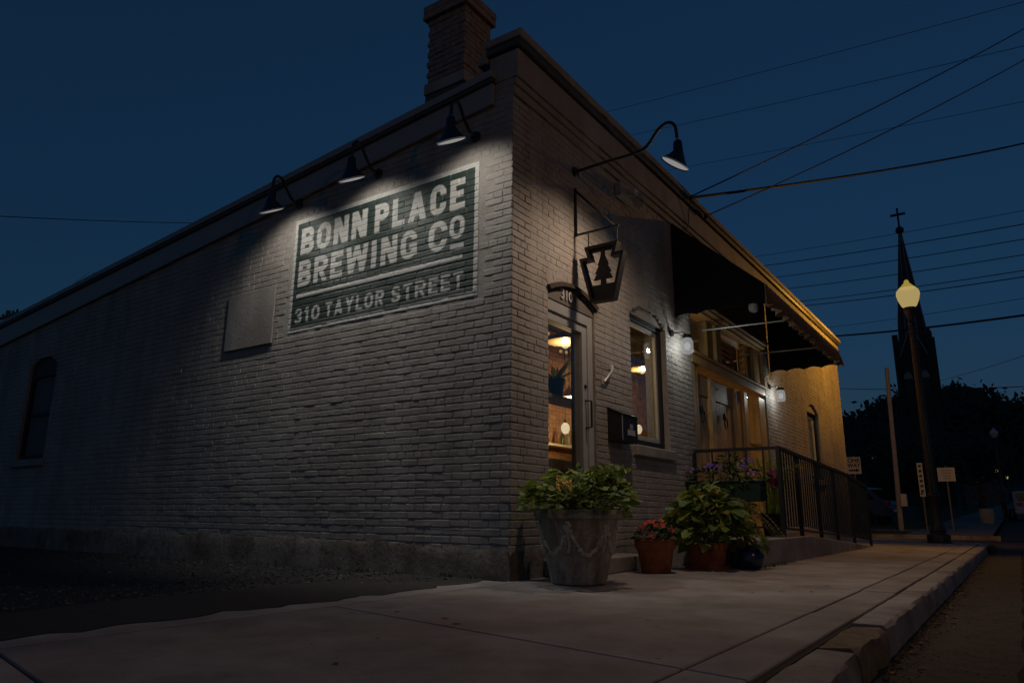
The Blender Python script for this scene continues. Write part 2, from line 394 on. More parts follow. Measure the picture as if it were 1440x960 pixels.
line('BREWING', .110, 1.92, .532, .835, .05, .235); line('C', 2.073, 2.31, .532, .85, .0, .225); line('O', 2.34, 2.523, .613, .855, .0, .22)
line('310', .105, .52, .098, .268, .035, .215); line('TAYLOR', .612, 1.492, .098, .268, .035, .215); line('STREET', 1.60, 2.525, .098, .268, .037, .215)
mask = np.zeros((NVV, NU))
sub = (np.array([-1, 0, 1])/3)*DU
Wd, Hh = SU1-SU0, SZ1-SZ0
for du in sub:
    for dv in sub:
        U, Vv = np.meshgrid(ug+du, vg+dv); mk = (U < .045) | (U > Wd-.05) | (Vv < .05) | (Vv > Hh-.05)
        mk |= (U > .105) & (U < 2.507) & (Vv > .398+.006*np.sin(U*3)) & (Vv < .447+.005*np.sin(U*4+1))
        mk |= (U > 2.353) & (U < 2.52) & (Vv > .508) & (Vv < .558)
        for c, x, v0, w, h, t in jobs:
            i0, i1 = np.searchsorted(ug, [x-.02, x+w+.02]); j0, j1 = np.searchsorted(vg, [v0-.02, v0+h+.02])
            mk[j0:j1, i0:i1] |= glyph(c, (U[j0:j1, i0:i1]-x)/h, (Vv[j0:j1, i0:i1]-v0)/h, w/h, t)
        mask += mk/9.
pv = []
for j in range(NVV):
    for i in range(NU):
        y, z = SU1-ug[i], SZ0+vg[j]
        h = bvh.ray_cast(Vector((-.1, y, z)), Vector((1, 0, 0)))[0]
        pv.append(((h.x if h else MD)-.0008, y, z))
idx = np.arange(NU*NVV).reshape(NVV, NU)
pf = np.stack([idx[:-1, :-1], idx[:-1, 1:], idx[1:, 1:], idx[1:, :-1]], -1).reshape(-1, 4).tolist()
# turned-back edge of the paint skin
edge = list(idx[0, :])+list(idx[1:, -1])+list(idx[-1, ::-1][1:])+list(idx[::-1, 0][1:-1]); nb = len(pv)
pv += [(.02, pv[e][1], pv[e][2]) for e in edge]
for a in range(len(edge)): b_ = (a+1) % len(edge); pf.append((int(edge[b_]), int(edge[a]), nb+a, nb+b_))
me = bpy.data.meshes.new('painted_wall_sign'); me.from_pydata(pv, [], pf)
at = me.attributes.new('letter', 'FLOAT', 'POINT'); mv = np.concatenate([mask.ravel(), np.ones(len(edge))]).astype(np.float32); at.data.foreach_set('value', mv)
M = bpy.data.materials.new('sign_paint'); M.use_nodes = True; n = M.node_tree.nodes; l = M.node_tree.links
an = n.new('ShaderNodeAttribute'); an.attribute_name = 'letter'
g = n.new('ShaderNodeNewGeometry'); nz = n.new('ShaderNodeTexNoise'); nz.inputs['Scale'].default_value = 14; nz.inputs['Detail'].default_value = 8; l.new(g.outputs['Position'], nz.inputs['Vector'])
r1 = n.new('ShaderNodeValToRGB'); l.new(nz.outputs['Fac'], r1.inputs[0]); r1.color_ramp.elements[0].color = (.014, .026, .022, 1); r1.color_ramp.elements[1].color = (.030, .048, .040, 1)
r2 = n.new('ShaderNodeValToRGB'); l.new(nz.outputs['Fac'], r2.inputs[0]); r2.color_ramp.elements[0].color = (.40, .39, .365, 1); r2.color_ramp.elements[1].color = (.53, .515, .485, 1)
mx = n.new('ShaderNodeMix'); mx.data_type = 'RGBA'; l.new(an.outputs['Fac'], mx.inputs[0]); l.new(r1.outputs[0], mx.inputs[6]); l.new(r2.outputs[0], mx.inputs[7])
l.new(mx.outputs[2], n['Principled BSDF'].inputs['Base Color']); n['Principled BSDF'].inputs['Roughness'].default_value = .6
n2 = n.new('ShaderNodeTexNoise'); n2.inputs['Scale'].default_value = 90; n2.inputs['Detail'].default_value = 6; l.new(g.outputs['Position'], n2.inputs['Vector'])
bp = n.new('ShaderNodeBump'); bp.inputs['Strength'].default_value = .4; bp.inputs['Distance'].default_value = .01; l.new(n2.outputs['Fac'], bp.inputs['Height']); l.new(bp.outputs[0], n['Principled BSDF'].inputs['Normal'])
me.materials.append(M)
tag(link('painted_wall_sign', me), 'green and white sign with bold lettering painted on the brick side wall under three lamps', 'sign')
# individual bricks: the 300 that show largest; all others joined
vis = sorted([rc for rc in recs if not rc['sign'] and (rc['side'] or rc['pos'].x < 1.9)], key=lambda q: q['d'])
ind = set(id(x) for x in vis[:300])
bv = []; bf = []; no = 0
for rc in recs:
    if id(rc) in ind:
        ob = bpy.data.objects.new('brick', VMESH[rc['k']]); C.objects.link(ob); ob.parent = SIDE if rc['side'] else FRONT
        ob.location = rc['pos']; ob.rotation_euler = rc['rot']; ob.scale = (rc['ln']/BL, 1, 1)
    else:
        bv.append(brick_pts(rc, .007 if rc['sign'] else 0.)); bf += [tuple(i+no for i in q) for q in VARS[rc['k']][1]]; no += 24
me = bpy.data.meshes.new('brickwork'); me.from_pydata(np.concatenate(bv).tolist(), [], bf); me.materials.append(PAINT)
link('brickwork', me, B, 'stuff')
# rough plaster base
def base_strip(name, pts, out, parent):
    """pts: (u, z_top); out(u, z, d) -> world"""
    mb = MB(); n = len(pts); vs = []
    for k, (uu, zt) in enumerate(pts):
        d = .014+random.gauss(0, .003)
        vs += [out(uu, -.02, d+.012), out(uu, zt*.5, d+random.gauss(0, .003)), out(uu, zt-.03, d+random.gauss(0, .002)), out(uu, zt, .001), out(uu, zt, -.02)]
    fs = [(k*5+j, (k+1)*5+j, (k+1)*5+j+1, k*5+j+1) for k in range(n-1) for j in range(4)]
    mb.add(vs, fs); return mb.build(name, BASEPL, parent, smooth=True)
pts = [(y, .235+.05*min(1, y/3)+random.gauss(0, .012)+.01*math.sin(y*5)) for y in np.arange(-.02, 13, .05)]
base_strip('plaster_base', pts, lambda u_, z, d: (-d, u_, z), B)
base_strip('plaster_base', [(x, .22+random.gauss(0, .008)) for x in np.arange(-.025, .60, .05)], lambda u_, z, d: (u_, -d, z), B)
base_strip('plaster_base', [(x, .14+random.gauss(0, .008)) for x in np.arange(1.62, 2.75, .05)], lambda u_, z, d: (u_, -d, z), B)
# cornice along the front: corbel steps, stucco frieze, coping
for k, (z0, z1, pr) in enumerate(((4.44, 4.53, .022), (4.53, 4.605, .044), (4.605, 4.91, .062))):
    MB().box(-.004*k-.002, -pr, z0+.002*k, LX+.01*k, .28, z1).build('corbel_course' if k < 2 else 'frieze', STUCCO, B, bevel=.008)
MB().box(-.04, -.10, 4.925, LX+.06, .30, 5.00).build('coping', FLASH, B, bevel=.006)
MB().box(-.06, -.125, 5.003, LX+.08, .32, 5.085).build('coping', STUCCO, B, bevel=.01)
MB().box(.012, .012, 4.70, .28, .26, 4.90).build('corner_pier', PAINT, B)
MB().box(-.035, .30, 4.86, .30, .42, 4.97).build('coping', STUCCO, B, bevel=.01)
# sloping fascia along the side, drip edge and roof
def slope_bar(name, y0, y1, lo, hi, x0, x1, m_):
    mb = MB(); vs = []
    for y in (y0, y1): vs += [(x0, y, lo(y)), (x1, y, lo(y)), (x1, y, hi(y)), (x0, y, hi(y))]
    mb.add(vs, [(0, 1, 2, 3), (7, 6, 5, 4), (0, 4, 5, 1), (1, 5, 6, 2), (2, 6, 7, 3), (3, 7, 4, 0)]); return mb.build(name, m_, B, bevel=.004)
slope_bar('fascia_board', .215, LY, lambda y: fascia_lo(y), lambda y: roof_z(y)-.085, -.045, .009, FASCIA)
slope_bar('drip_edge', .205, LY, lambda y: roof_z(y)-.082, lambda y: roof_z(y)-.045, -.075, .05, FLASH)
slope_bar('roof_edge', .195, LY, lambda y: roof_z(y)-.042, lambda y: roof_z(y)+.035, -.09, .30, FASCIA)
mb = MB(); mb.add([(.25, .3, 4.60), (LX, .3, 4.60), (LX, LY, roof_z(LY)-.06), (.25, LY, roof_z(LY)-.06)], [(0, 1, 2, 3)]); mb.build('roof', FLASH, B)
MB().box(LX-.30, .30, 0, LX-.004, LY, 3.2).build('end_wall', MORTAR, B); MB().box(.30, LY-.3, 0, LX-.3, LY-.004, 3.2).build('rear_wall', MORTAR, B)
# chimney
cx0, cx1, cy0, cy1 = .35, .83, .90, 1.44
chim = MB().box(cx0+.012, cy0+.012, 4.5, cx1-.012, cy1-.012, 6.2).build('chimney', CHIMB, B)
cb = MB(); z = 5.12; k = 0
def rough_box(mb, x0, y0, z0, x1, y1, z1, j=.0025):
    o = len(mb.v); mb.box(x0, y0, z0, x1, y1, z1)
    for i in range(o, len(mb.v)): mb.v[i] = tuple(c+random.gauss(0, j) for c in mb.v[i])
while z < 6.05:
    st = .205; off = st/2 if k % 2 else 0
    x = cx0-off
    while x < cx1:
        a, b_ = max(cx0, x+.004), min(cx1, x+st-.006)
        if b_-a > .03: pr = random.gauss(.0, .003); rough_box(cb, a, cy0+pr, z+.005, b_, cy0+.06, z+.062)
        x += st
    y = cy0+.0-(0 if k % 2 else st/2)
    while y < cy1:
        a, b_ = max(cy0+.065, y+.004), min(cy1, y+st-.006)
        if b_-a > .03: pr = random.gauss(.0, .003); rough_box(cb, cx0+pr, a, z+.005, cx0+.06, b_, z+.062)
        y += st
    z += .067; k += 1
cb.build('chimney_bricks', CHIMB, chim, kind='stuff')
cm = MB(); 
for k in range(2): rough_box(cm, cx0-.045, cy0-.045, 6.075+k*.085, cx1+.045, cy1+.045, 6.155+k*.085, .003)
cm.build('chimney_cap', CHIMB, chim)
MB().box(cx0-.02, cy0-.02, 5.10, cx1+.02, cy1+.02, 5.118+.12).build('chimney_collar', STUCCO, chim, bevel=.006)
MB().box(cx0-.004, cy0-.004, 4.55, cx1+.004, cy1+.004, 5.09).build('chimney_flashing', FLASH, chim)
# blank painted board on the side wall
b = MB().box(-.028, 3.33, 2.411, -.004, 4.225, 3.105).build('wall_board', STUCCO, None, bevel=.004)
tag(b, 'blank square board painted like the side wall, fixed left of the painted sign', 'panel')
# boarded window on the side
w = MB()
def arch_poly(u0, u1, z0, zs, zt, n=10, ins=0.):
    iv = []; c = (u0+u1)/2; h = (u1-u0)/2-ins; k = zt-zs
    pts = [(u0+ins, z0+ins), (u1-ins, z0+ins)]
    for i in range(n+1):
        t = i/n; x = c+h-2*h*t; pts.append((x, zs+k*(1-((x-c)/(h+1e-9))**2)-ins*.6))
    return pts
def frame_ring(mb, outer, inner, axis, a, b_):
    """ring between two polygons with the same number of points"""
    n = len(outer); P = lambda p, t: {'x': (t, p[0], p[1]), 'y': (p[0], t, p[1])}[axis]
    vs = [P(p, a) for p in outer]+[P(p, a) for p in inner]+[P(p, b_) for p in outer]+[P(p, b_) for p in inner]
    fs = []
    for i in range(n):
        j = (i+1) % n
        fs += [(i, j, n+j, n+i), (2*n+i, 3*n+i, 3*n+j, 2*n+j), (n+i, n+j, 3*n+j, 3*n+i), (i, 2*n+i, 2*n+j, j)]
    mb.add(vs, fs)
DARKF = mat('dark_frame_paint', (.018, .017, .018), .6, .1, 10)
frame_ring(w, arch_poly(8.66, 9.60, 1.30, 2.78, 2.95), arch_poly(8.66, 9.60, 1.30, 2.66, 2.68, ins=.085), 'x', .05, .14)
sw = w.build('boarded_window', DARKF, B)
SHUT = mat('window_board', (.11, .105, .115), .7, .1, 3)
for z0, z1 in ((1.39, 1.99), (2.05, 2.66)): MB().box(.09, 8.74, z0, .11, 9.52, z1).build('board', SHUT, sw)
MB().box(.07, 8.74, 1.992, .125, 9.52, 2.048).build('meeting_rail', DARKF, sw)
MB().box(-.05, 8.60, 1.19, .05, 9.66, 1.30).build('sill', STUCCO, sw, bevel=.01)

# ------------------------------------------------------------------ openings of the front
# glazed street door with an arched number board over it
dr = MB()
dr.box(.625, .05, .16, .665, .15, 2.455); dr.box(1.37, .05, .16, 1.46, .15, 2.455); dr.box(.665, .05, 2.37, 1.37, .15, 2.455); dr.box(.665, .05, .16, 1.37, .15, .42)
door = thing('glazed_door', 'aluminium framed glass street door with number board above, left of the mailbox', 'door', (1.09, .1, .15))
dr.build('door_leaf', ALU, door, bevel=.004)
fr = MB(); fr.box(1.462, .03, .15, 1.555, .17, 2.57); fr.box(.622, .03, 2.458, 1.462, .17, 2.57); fr.build('door_frame', ALU, door, bevel=.005)
MB().box(.665, .09, .42, 1.37, .098, 2.37).build('pane', glass('clear_glass'), door)
h = MB(); h.tube([(1.418, .055, 1.665), (1.418, -.02, 1.655), (1.418, -.02, 1.39), (1.418, .055, 1.38)], .012); h.build('pull_handle', BLACKM, door, smooth=True)
MB().cone((1.418, .052, 1.81), (1.418, .035, 1.81), .022, .018, 14).build('lock', BLACKM, door)
pl = arch_poly(.63, 1.55, 2.575, 2.655, 2.762)
nb = MB().prism(pl, 'y', .02, .07).build('number_board', mat('board_taupe', (.16, .14, .125), .6, .08, 4), door)
text('numeral', '310', .15, (.985, .010, 2.668), (PI/2, 0, 0), WHITE, nb, .006, 1.05, bold=.002)
# rough arch of bricks on edge over the openings
def arch_bricks(parent, u0, u1, zs, zt, m_, depth=-.002, hh=.12, n=None):
    c = (u0+u1)/2; hw = (u1-u0)/2; k = zt-zs; rad = (hw*hw+k*k)/(2*k); zc = zt-rad; a0 = math.asin(hw/rad)
    n = n or int(2*a0*rad/.066)
    me = None
    for i in range(n):
        a = -a0+2*a0*(i+.5)/n; mb = MB(); w_ = 2*a0*rad/n*.5*.95
        P = lambda s_, r_: (c+math.sin(a)*r_+math.cos(a)*s_, zc+math.cos(a)*r_-math.sin(a)*s_)
        j = random.gauss(0, .004)
        mb.prism([P(-w_, rad+.004), P(w_, rad+.004), P(w_*1.06, rad+hh+j), P(-w_*1.06, rad+hh+j)], 'y', depth+random.gauss(0, .0015), .05)
        mb.build('arch_brick', m_, parent)
arch_bricks(FRONT, .61, 1.59, 2.69, 2.805, PAINT, -.0005, .10); arch_bricks(FRONT, 2.44, 3.50, 2.86, 3.02, PAINT); arch_bricks(FRONT, 11.12, 12.2, 2.74, 2.93, PAINT)
ao = arch_poly(.60, 1.62, 2.64, 2.685, 2.805)[2:]; ai = arch_poly(.63, 1.58, 2.62, 2.645, 2.765)[2:]
hd = MB().prism(ao+ai[::-1], 'y', -.03, .018); hd.build('arch_hood', mat('dark_hood', (.05, .035, .025), .8, .3, 20), door)
st = MB().box(.50, -.34, 0, 1.95, .0, .146).build('door_step', CONC2, None, bevel=.012); tag(st, 'concrete doorstep under the glazed street door', 'step')
# sash window beside the door
def window(name, label, u0, u1, z0, zs, zt, yb=.10, frame=DARKF, wt=.07, sill=True, head=STUCCO):
    t = thing(name, label, 'window', ((u0+u1)/2, 0, z0))
    mb = MB(); mb.box(u0, yb-.03, z0, u0+wt, yb+.06, zs); mb.box(u1-wt, yb-.03, z0, u1, yb+.06, zs); mb.box(u0+wt, yb-.03, z0, u1-wt, yb+.06, z0+wt*1.2); mb.box(u0+wt, yb-.03, zs-wt*.7, u1-wt, yb+.06, zs)
    mb.build('frame', frame, t, bevel=.006)
    mb = MB(); a, b_ = u0+wt+.003, u1-wt-.003; c0, c1 = z0+wt*1.2+.003, zs-wt*.7-.003; e = .05
    mb.box(a, yb, c0, a+e, yb+.04, c1); mb.box(b_-e, yb, c0, b_, yb+.04, c1); mb.box(a+e, yb, c0, b_-e, yb+.04, c0+e); mb.box(a+e, yb, c1-e, b_-e, yb+.04, c1)
    mb.build('sash', ALU, t, bevel=.004)
    MB().box(a+e, yb+.016, c0+e, b_-e, yb+.023, c1-e).build('pane', glass('clear_glass'), t)
    MB().prism([(u0+.004, zs+.004)]+[(u1-.004, zs+.004)]+[(p[0], p[1]-.006) for p in arch_poly(u0+.004, u1-.004, zs, zs, zt)[2:]], 'y', yb-.06, yb).build('arch_panel', head, t)
    if sill: MB().box(u0-.02, -.06, z0-.125, u1+.05, yb-.035, z0-.002).build('sill', STUCCO, t, bevel=.012)
    return t
window('arched_window', 'arched dark framed window between the mailbox and the awning', 2.44, 3.50, 1.30, 2.86, 3.02)
window('arched_window', 'narrow arched window far along the front, right of the awning', 11.12, 12.2, 1.30, 2.74, 2.93)
# recessed timber entrance under the awning
en = thing('entrance_screen', 'oak entrance screen with two plank doors and transom lights under the awning', 'entrance', (6.2, .12, .28))
y0, y1 = .10, .24
def bar(name, x0, z0, x1, z1, ya=y0, yb=y1, m_=WOOD, par=None): return MB().box(x0, ya, z0, x1, yb, z1).build(name, m_, par or en, bevel=.008)
bar('post', 4.405, .28, 4.55, 2.60, .02); bar('post', 4.57, .28, 4.76, 2.60, .06); bar('post', 5.40, .28, 5.60, 2.55); bar('post', 6.60, .28, 6.85, 2.55); bar('post', 6.90, .28, 7.08, 2.55, .06); bar('post', 7.62, .28, 7.98, 2.55, .02)
bar('transom_beam', 4.405, 2.605, 8.0, 2.73, .0); bar('transom_ledge', 4.41, 2.735, 8.0, 2.775, -.04)
bar('mullion', 5.37, 2.78, 5.62, 3.42); bar('mullion', 5.64, 2.78, 5.88, 3.42, .05); bar('mullion', 7.25, 2.78, 7.55, 3.42); bar('mullion', 7.57, 2.78, 7.97, 3.42, .05); bar('jamb', 4.405, 2.78, 4.56, 3.42, .05)
bar('head_beam', 4.405, 3.425, 8.0, 3.55, .02); bar('cornice', 4.42, 3.46, 8.0, 3.50, -.06, .017); bar('cornice', 4.42, 3.505, 8.0, 3.545, -.10, .017)
for a, b_ in ((4.56, 5.37), (5.88, 7.25)): MB().box(a, .15, 2.78, b_, .158, 3.42).build('transom_pane', glass('clear_glass'), en)
for k in range(6): MB().box(5.92, .30, 2.80+k*.10, 7.22, .31, 2.855+k*.10).build('blind_slat', mat('slat_red_brown', (.30, .16, .10), .7, .2, 5), en)
for (a, b_) in ((4.765, 5.395), (5.605, 6.595)):
    d = MB().box(a, .17, .29, b_, .20, 2.55).build('plank_door', WOOD, en)
    n = 5 if b_-a < .8 else 7; w_ = (b_-a-.10)/n
    for k in range(n): MB().box(a+.05+k*w_+.003, .155, .38, a+.05+(k+1)*w_-.003, .172, 2.22).build('plank', WOODL, d, bevel=.003)
    MB().box(a, .145, 2.24, b_, .168, 2.55).build('top_rail', WOODL, d, bevel=.004)
    hx = a+(b_-a)*.42; kn = MB(); kn.ball((hx, .12, 2.02), .05, 10, 6, (.7, .5, 1.3)); kn.tube([(hx+.0+.07*math.sin(t), .10, 1.92-.08*math.cos(t)+.0) for t in np.linspace(0, 2*PI, 13)], .011, 6); kn.build('knocker', BLACKM, d, smooth=True)
    MB().box(a+.08, .13, 2.42, a+.26, .143, 2.45).build('hinge_strap', BLACKM, d)
MB().box(7.10, .16, .29, 7.60, .168, 2.55).build('side_pane', glass('clear_glass'), en)
for z in (.9, 1.7): bar('glazing_bar', 7.085, z, 7.615, z+.04, .14, .18)
# awning
aw = thing('awning', 'black canvas awning with scalloped valance over the entrance', 'awning', (6.1, -.6, 3.1))
ax0, ax1, ad = 3.835, 8.40, -1.20
mb = MB(); NW = 60; vs = []
for i in range(NW+1):
    x = ax0+(ax1-ax0)*i/NW; sag = .012*math.sin(i/NW*PI*4)**2
    for (yy, zz) in ((-.012, 4.465), (-.4, 4.10-sag), (-.8, 3.735-sag), (ad, 3.372)): vs.append((x, yy, zz))
fs = [(i*4+j, i*4+j+1, i*4+j+5, i*4+j+4) for i in range(NW) for j in range(3)]
mb.add(vs, fs); canopy = mb.build('canopy', CLOTH, aw, smooth=True)
sm = canopy.modifiers.new('thickness', 'SOLIDIFY'); sm.thickness = .004
def scallop_panel(name, xx):
    n = 48; vs = []
    for i in range(n+1):
        t = i/n; yy = -.012+(ad+.012)*t; zt = 4.46+(3.368-4.46)*t; zb = 3.10+.035*abs(math.sin(t*PI*4.0))
        vs += [(xx, yy, zb), (xx, yy, zt)]
    mb = MB().add(vs, [(2*i, 2*i+2, 2*i+3, 2*i+1) for i in range(n)]); o = mb.build(name, CLOTH, aw); s_ = o.modifiers.new('thickness', 'SOLIDIFY'); s_.thickness = .004; return o
scallop_panel('side_panel', ax0); scallop_panel('side_panel', ax1)
n = 260; vs = []
for i in range(n+1):
    t = i/n; x = ax0+.004+(ax1-ax0-.008)*t; ph = t*PI*15
    zb = 3.07+.05*abs(math.sin(ph)); dy = .06*math.sin(t*2*PI*26+.6*math.sin(t*31))
    vs += [(x, ad-.012, 3.366), (x, ad-.012+dy*.5-.006, 3.25), (x, ad-.012+dy-.01, zb)]
mb = MB().add(vs, [(3*i+j, 3*i+j+1, 3*i+j+4, 3*i+j+3) for i in range(n) for j in range(2)]); o = mb.build('valance', mat('lamplit_valance_canvas', (.20, .125, .085), .9, .2, 10), aw, smooth=True); s_ = o.modifiers.new('thickness', 'SOLIDIFY'); s_.thickness = .003  # awning canvas recoloured paler brown: the street lamp's light is put into the colour
fm = mat('galvanised_tube', (.35, .34, .33), .45, .1, 10, metal=.6)
for x in (4.85, 6.79): MB().cone((x, -.02, 3.14), (x, ad+.02, 3.12), .014, n=8).build('rod', fm, aw, smooth=True)
MB().cone((ax0+.02, ad+.014, 3.35), (ax1-.02, ad+.014, 3.35), .014, n=8).build('front_bar', fm, aw, smooth=True)
MB().cone((ax0+.02, -.035, 3.62), (ax1-.02, -.035, 3.62), .014, n=8).build('wall_bar', fm, aw, smooth=True)
sc = thing('security_camera', 'small white dome camera hung under the black awning', 'camera', (5.47, -.6, 3.49))
MB().cone((5.47, -.6, 3.90), (5.47, -.6, 3.60), .012, n=8).build('stem', WHITE, sc); MB().lathe([(.02, .11), (.07, .10), (.075, .05), (.06, .0), (.02, -.02)], (5.47, -.6, 3.49), 16).build('housing', WHITE, sc, smooth=True)
# jar wall lamps either side of the entrance
LAMPS = []
def jar_lamp(x, z, label):
    t = thing('jar_wall_lamp', label, 'lamp', (x, -.15, z), 'jar lamps beside the entrance')
    MB().cone((x-.19, 0, z+.15), (x-.19, -.03, z+.15), .045, n=14).build('wall_plate', BLACKM, t)
    MB().tube([(x-.19, -.02, z+.15), (x-.12, -.12, z+.155), (x, -.15, z+.15)], .011, 8).build('arm', BLACKM, t, smooth=True)
    MB().lathe([(.058, .10), (.062, .115), (.062, .14), (.03, .155), (.012, .16)], (x, -.15, z), 18).build('cap', BLACKM, t, smooth=True)
    MB().lathe([(.05, -.105), (.072, -.095), (.078, -.02), (.076, .06), (.055, .097)], (x, -.15, z), 20).build('jar', globe_mat('lit_jar_glass', (.95, 1., 1.), .115, .7), t, smooth=True); MB().ball((x, -.15, z-.005), .042, 12, 8, (1, 1, 1.3)).build('bulb', globe_mat('lit_jar_bulb', (.97, 1., .98), .14, .8), t, smooth=True)
    lamp('bulb_light', 'POINT', (x, -.15, z), JAR_W, (.93, 1, .97), t, .03, soft=.08)
JAR_W = 16.
jar_lamp(3.86, 2.70, 'white jar wall lamp between the arched window and the entrance'); jar_lamp(8.46, 2.67, 'white jar wall lamp right of the entrance, under the far end of the awning')
# sign goosenecks: neck stands upright, opening is cut on the slant towards the wall
def circle(c, nrm, rad, n, ref):
    nrm = Vector(nrm).normalized(); a = (Vector(ref)-nrm*Vector(ref).dot(nrm)).normalized(); b_ = nrm.cross(a)
    return [Vector(c)+(a*math.cos(2*PI*i/n)+b_*math.sin(2*PI*i/n))*rad for i in range(n)]
def gooseneck(name, label, wall, out, arm, neck, rim, nrm, rad, power, group=None, cone=R_(144), col=(1, .96, .87), blend=.6, aim=None, soft=1.5):
    """wall: fixing point, out: unit vector off the wall, arm: path, neck: top of the shade, rim: centre of the opening, nrm: way it faces"""
    t = thing(name, label, 'lamp', wall, group)
    MB().cone(Vector(wall), Vector(wall)+Vector(out)*.03, .055, .048, 18).build('wall_plate', BLACKM, t, smooth=True)
    MB().tube(arm, .016, 10).build('arm', BLACKM, t, smooth=True)
    n = 28; up = Vector((0, 0, 1)); ref = Vector(out); nk = Vector(neck); rm = Vector(rim); nr = Vector(nrm).normalized()
    top = circle(nk, (0, 0, -1), .036, n, ref); c1 = circle(nk-up*.025, (0, 0, -1), .044, n, ref); c2 = circle(nk-up*.105, (0, 0, -1), .048, n, ref)
    rr_ = circle(rm, nr, rad, n, ref); mid = [a*.55+b_*.45 for a, b_ in zip(c2, rr_)]
    mid = [p+(rm-p)*.03 for p in mid]
    MB().ring_loft([circle(nk+up*.012, (0, 0, -1), .022, n, ref), top, c1, c2, mid, rr_], True, False).build('shade', NAVYM, t, smooth=True)
    inn = circle(rm-nr*.012, nr, rad*.955, n, ref)
    o = MB().add([tuple(p) for p in inn], [tuple(range(n))]).build('lamp_lens', emis('lit_lens', (1., .985, .95), .25), t)
    lp = rm+nr*.03
    lamp('bulb_light', 'SPOT', lp, power, col, t, .05, aim or nr, cone, blend, soft)
    return t
def bez(p, n=18):
    """smooth path through points"""
    P = [Vector(q) for q in p]; P = [P[0]*2-P[1]]+P+[P[-1]*2-P[-2]]; out = []
    for i in range(1, len(P)-2):
        for k in range(n):
            s_ = k/n; a, b_, c, d = P[i-1:i+3]
            out.append(.5*((2*b_)+(c-a)*s_+(2*a-5*b_+4*c-d)*s_*s_+(3*b_-a-3*c+d)*s_**3))
    return out+[P[-2]]
names = ['rightmost of three black gooseneck lamps over the painted sign, nearest the corner', 'middle one of three black gooseneck lamps over the painted sign', 'leftmost of three black gooseneck lamps over the painted sign']
for k, (y, zf) in enumerate(((.434, 4.11), (1.755, 4.084), (3.041, 4.05))):
    z = zf-4.11
    arm = bez([(-.02, y, 4.11+z), (-.10, y, 4.115+z), (-.20, y, 4.22+z), (-.27, y, 4.315+z), (-.335, y, 4.335+z), (-.385, y, 4.28+z), (-.395, y, 4.16+z)], 8)
    gooseneck('gooseneck_sign_lamp', names[k], (0, y, 4.11+z), (-1, 0, 0), arm, (-.395, y, 4.13+z), (-.372, y, 3.885+z), (.43, 0, -.90), .145, 62., 'gooseneck lamps over the painted sign', aim=(.72, 0, -.69))
arm = bez([(1.17, -.02, 4.107), (1.17, -.42, 4.115), (1.17, -.72, 4.12), (1.17, -.85, 4.165), (1.17, -.97, 4.30), (1.17, -1.07, 4.345), (1.17, -1.145, 4.29), (1.17, -1.165, 4.14)], 8)
gooseneck('gooseneck_street_lamp', 'black gooseneck lamp on a long arm over the glazed door', (1.17, 0, 4.107), (0, -1, 0), arm, (1.17, -1.168, 4.11), (1.17, -1.125, 3.87), (0, .55, -.84), .15, 82., None, R_(158), (1, .76, .56), .7, (0, .15, -.99), False)
# old flood lamp by the cornice
fl = thing('flood_lamp', 'unlit glass flood lamp on a box under the cornice', 'lamp', (2.35, 0, 4.25))
MB().box(2.12, -.09, 4.20, 2.46, -.002, 4.37).build('junction_box', STUCCO, fl, bevel=.01)
MB().cone((2.36, -.09, 4.31), (2.36, -.17, 4.29), .035, .045, 14).build('socket', ALU, fl, smooth=True)
MB().ball((2.36, -.20, 4.19), .075, 16, 10, (1, 1, 1.25)).build('glass_bulb', glass('bulb_glass', (.8, .8, .8), .05), fl, smooth=True)
# bracket and hanging keystone sign
br = thing('sign_bracket', 'black triangular iron bracket over the glazed door', 'bracket', (1.16, 0, 3.38))
MB().box(1.148, -.024, 3.36, 1.172, -.002, 3.91).build('upright', BLACKM, br); MB().tube([(1.16, -.012, 3.885), (1.16, -.455, 3.385)], .014, 6).build('brace', BLACKM, br); MB().box(1.15, -.51, 3.366, 1.17, -.025, 3.384).build('cross_bar', BLACKM, br)
ks = thing('keystone_sign', 'dark keystone shaped hanging sign with a fir tree cut-out', 'sign', (1.16, -.32, 2.6))
kp = [(-.452, 2.60), (-.192, 2.60), (-.07, 3.085), (-.165, 3.085), (-.13, 3.20), (-.51, 3.20), (-.475, 3.085), (-.573, 3.085)]
cxx, czz = -.322, 2.90
ki = [(-.43, 2.635), (-.214, 2.635), (-.108, 3.05), (-.212, 3.05), (-.178, 3.165), (-.462, 3.165), (-.428, 3.05), (-.535, 3.05)]
DKS = mat('sign_dark_metal', (.03, .025, .022), .5, .2, 10)
mb = MB(); frame_ring(mb, kp, ki, 'x', 1.115, 1.205); mb.build('frame', DKS, ks)
MB().prism([(-.428, 2.64), (-.216, 2.64), (-.179, 2.78), (-.468, 2.78)], 'x', 1.15, 1.17).build('base_plate', DKS, ks)
tr = [(-.352, 2.78), (-.352, 2.835), (-.43, 2.835), (-.395, 2.90), (-.415, 2.905), (-.372, 2.985), (-.385, 2.99), (-.345, 3.09), (-.345, 3.16), (-.30, 3.16), (-.30, 3.09), (-.262, 2.99), (-.275, 2.985), (-.232, 2.905), (-.252, 2.90), (-.215, 2.835), (-.294, 2.835), (-.294, 2.78)]
MB().prism(tr, 'x', 1.152, 1.168).build('fir_tree', DKS, ks)
MB().box(1.15, -.46, 3.135, 1.17, -.18, 3.163).build('top_plate', DKS, ks)
for yy in (-.16, -.49):
    mb = MB()
    for i in range(7): mb.ball((1.16, yy, 3.205+i*.024), .008, 6, 4, (1, 1, 1.6))
    mb.build('chain', BLACKM, ks)
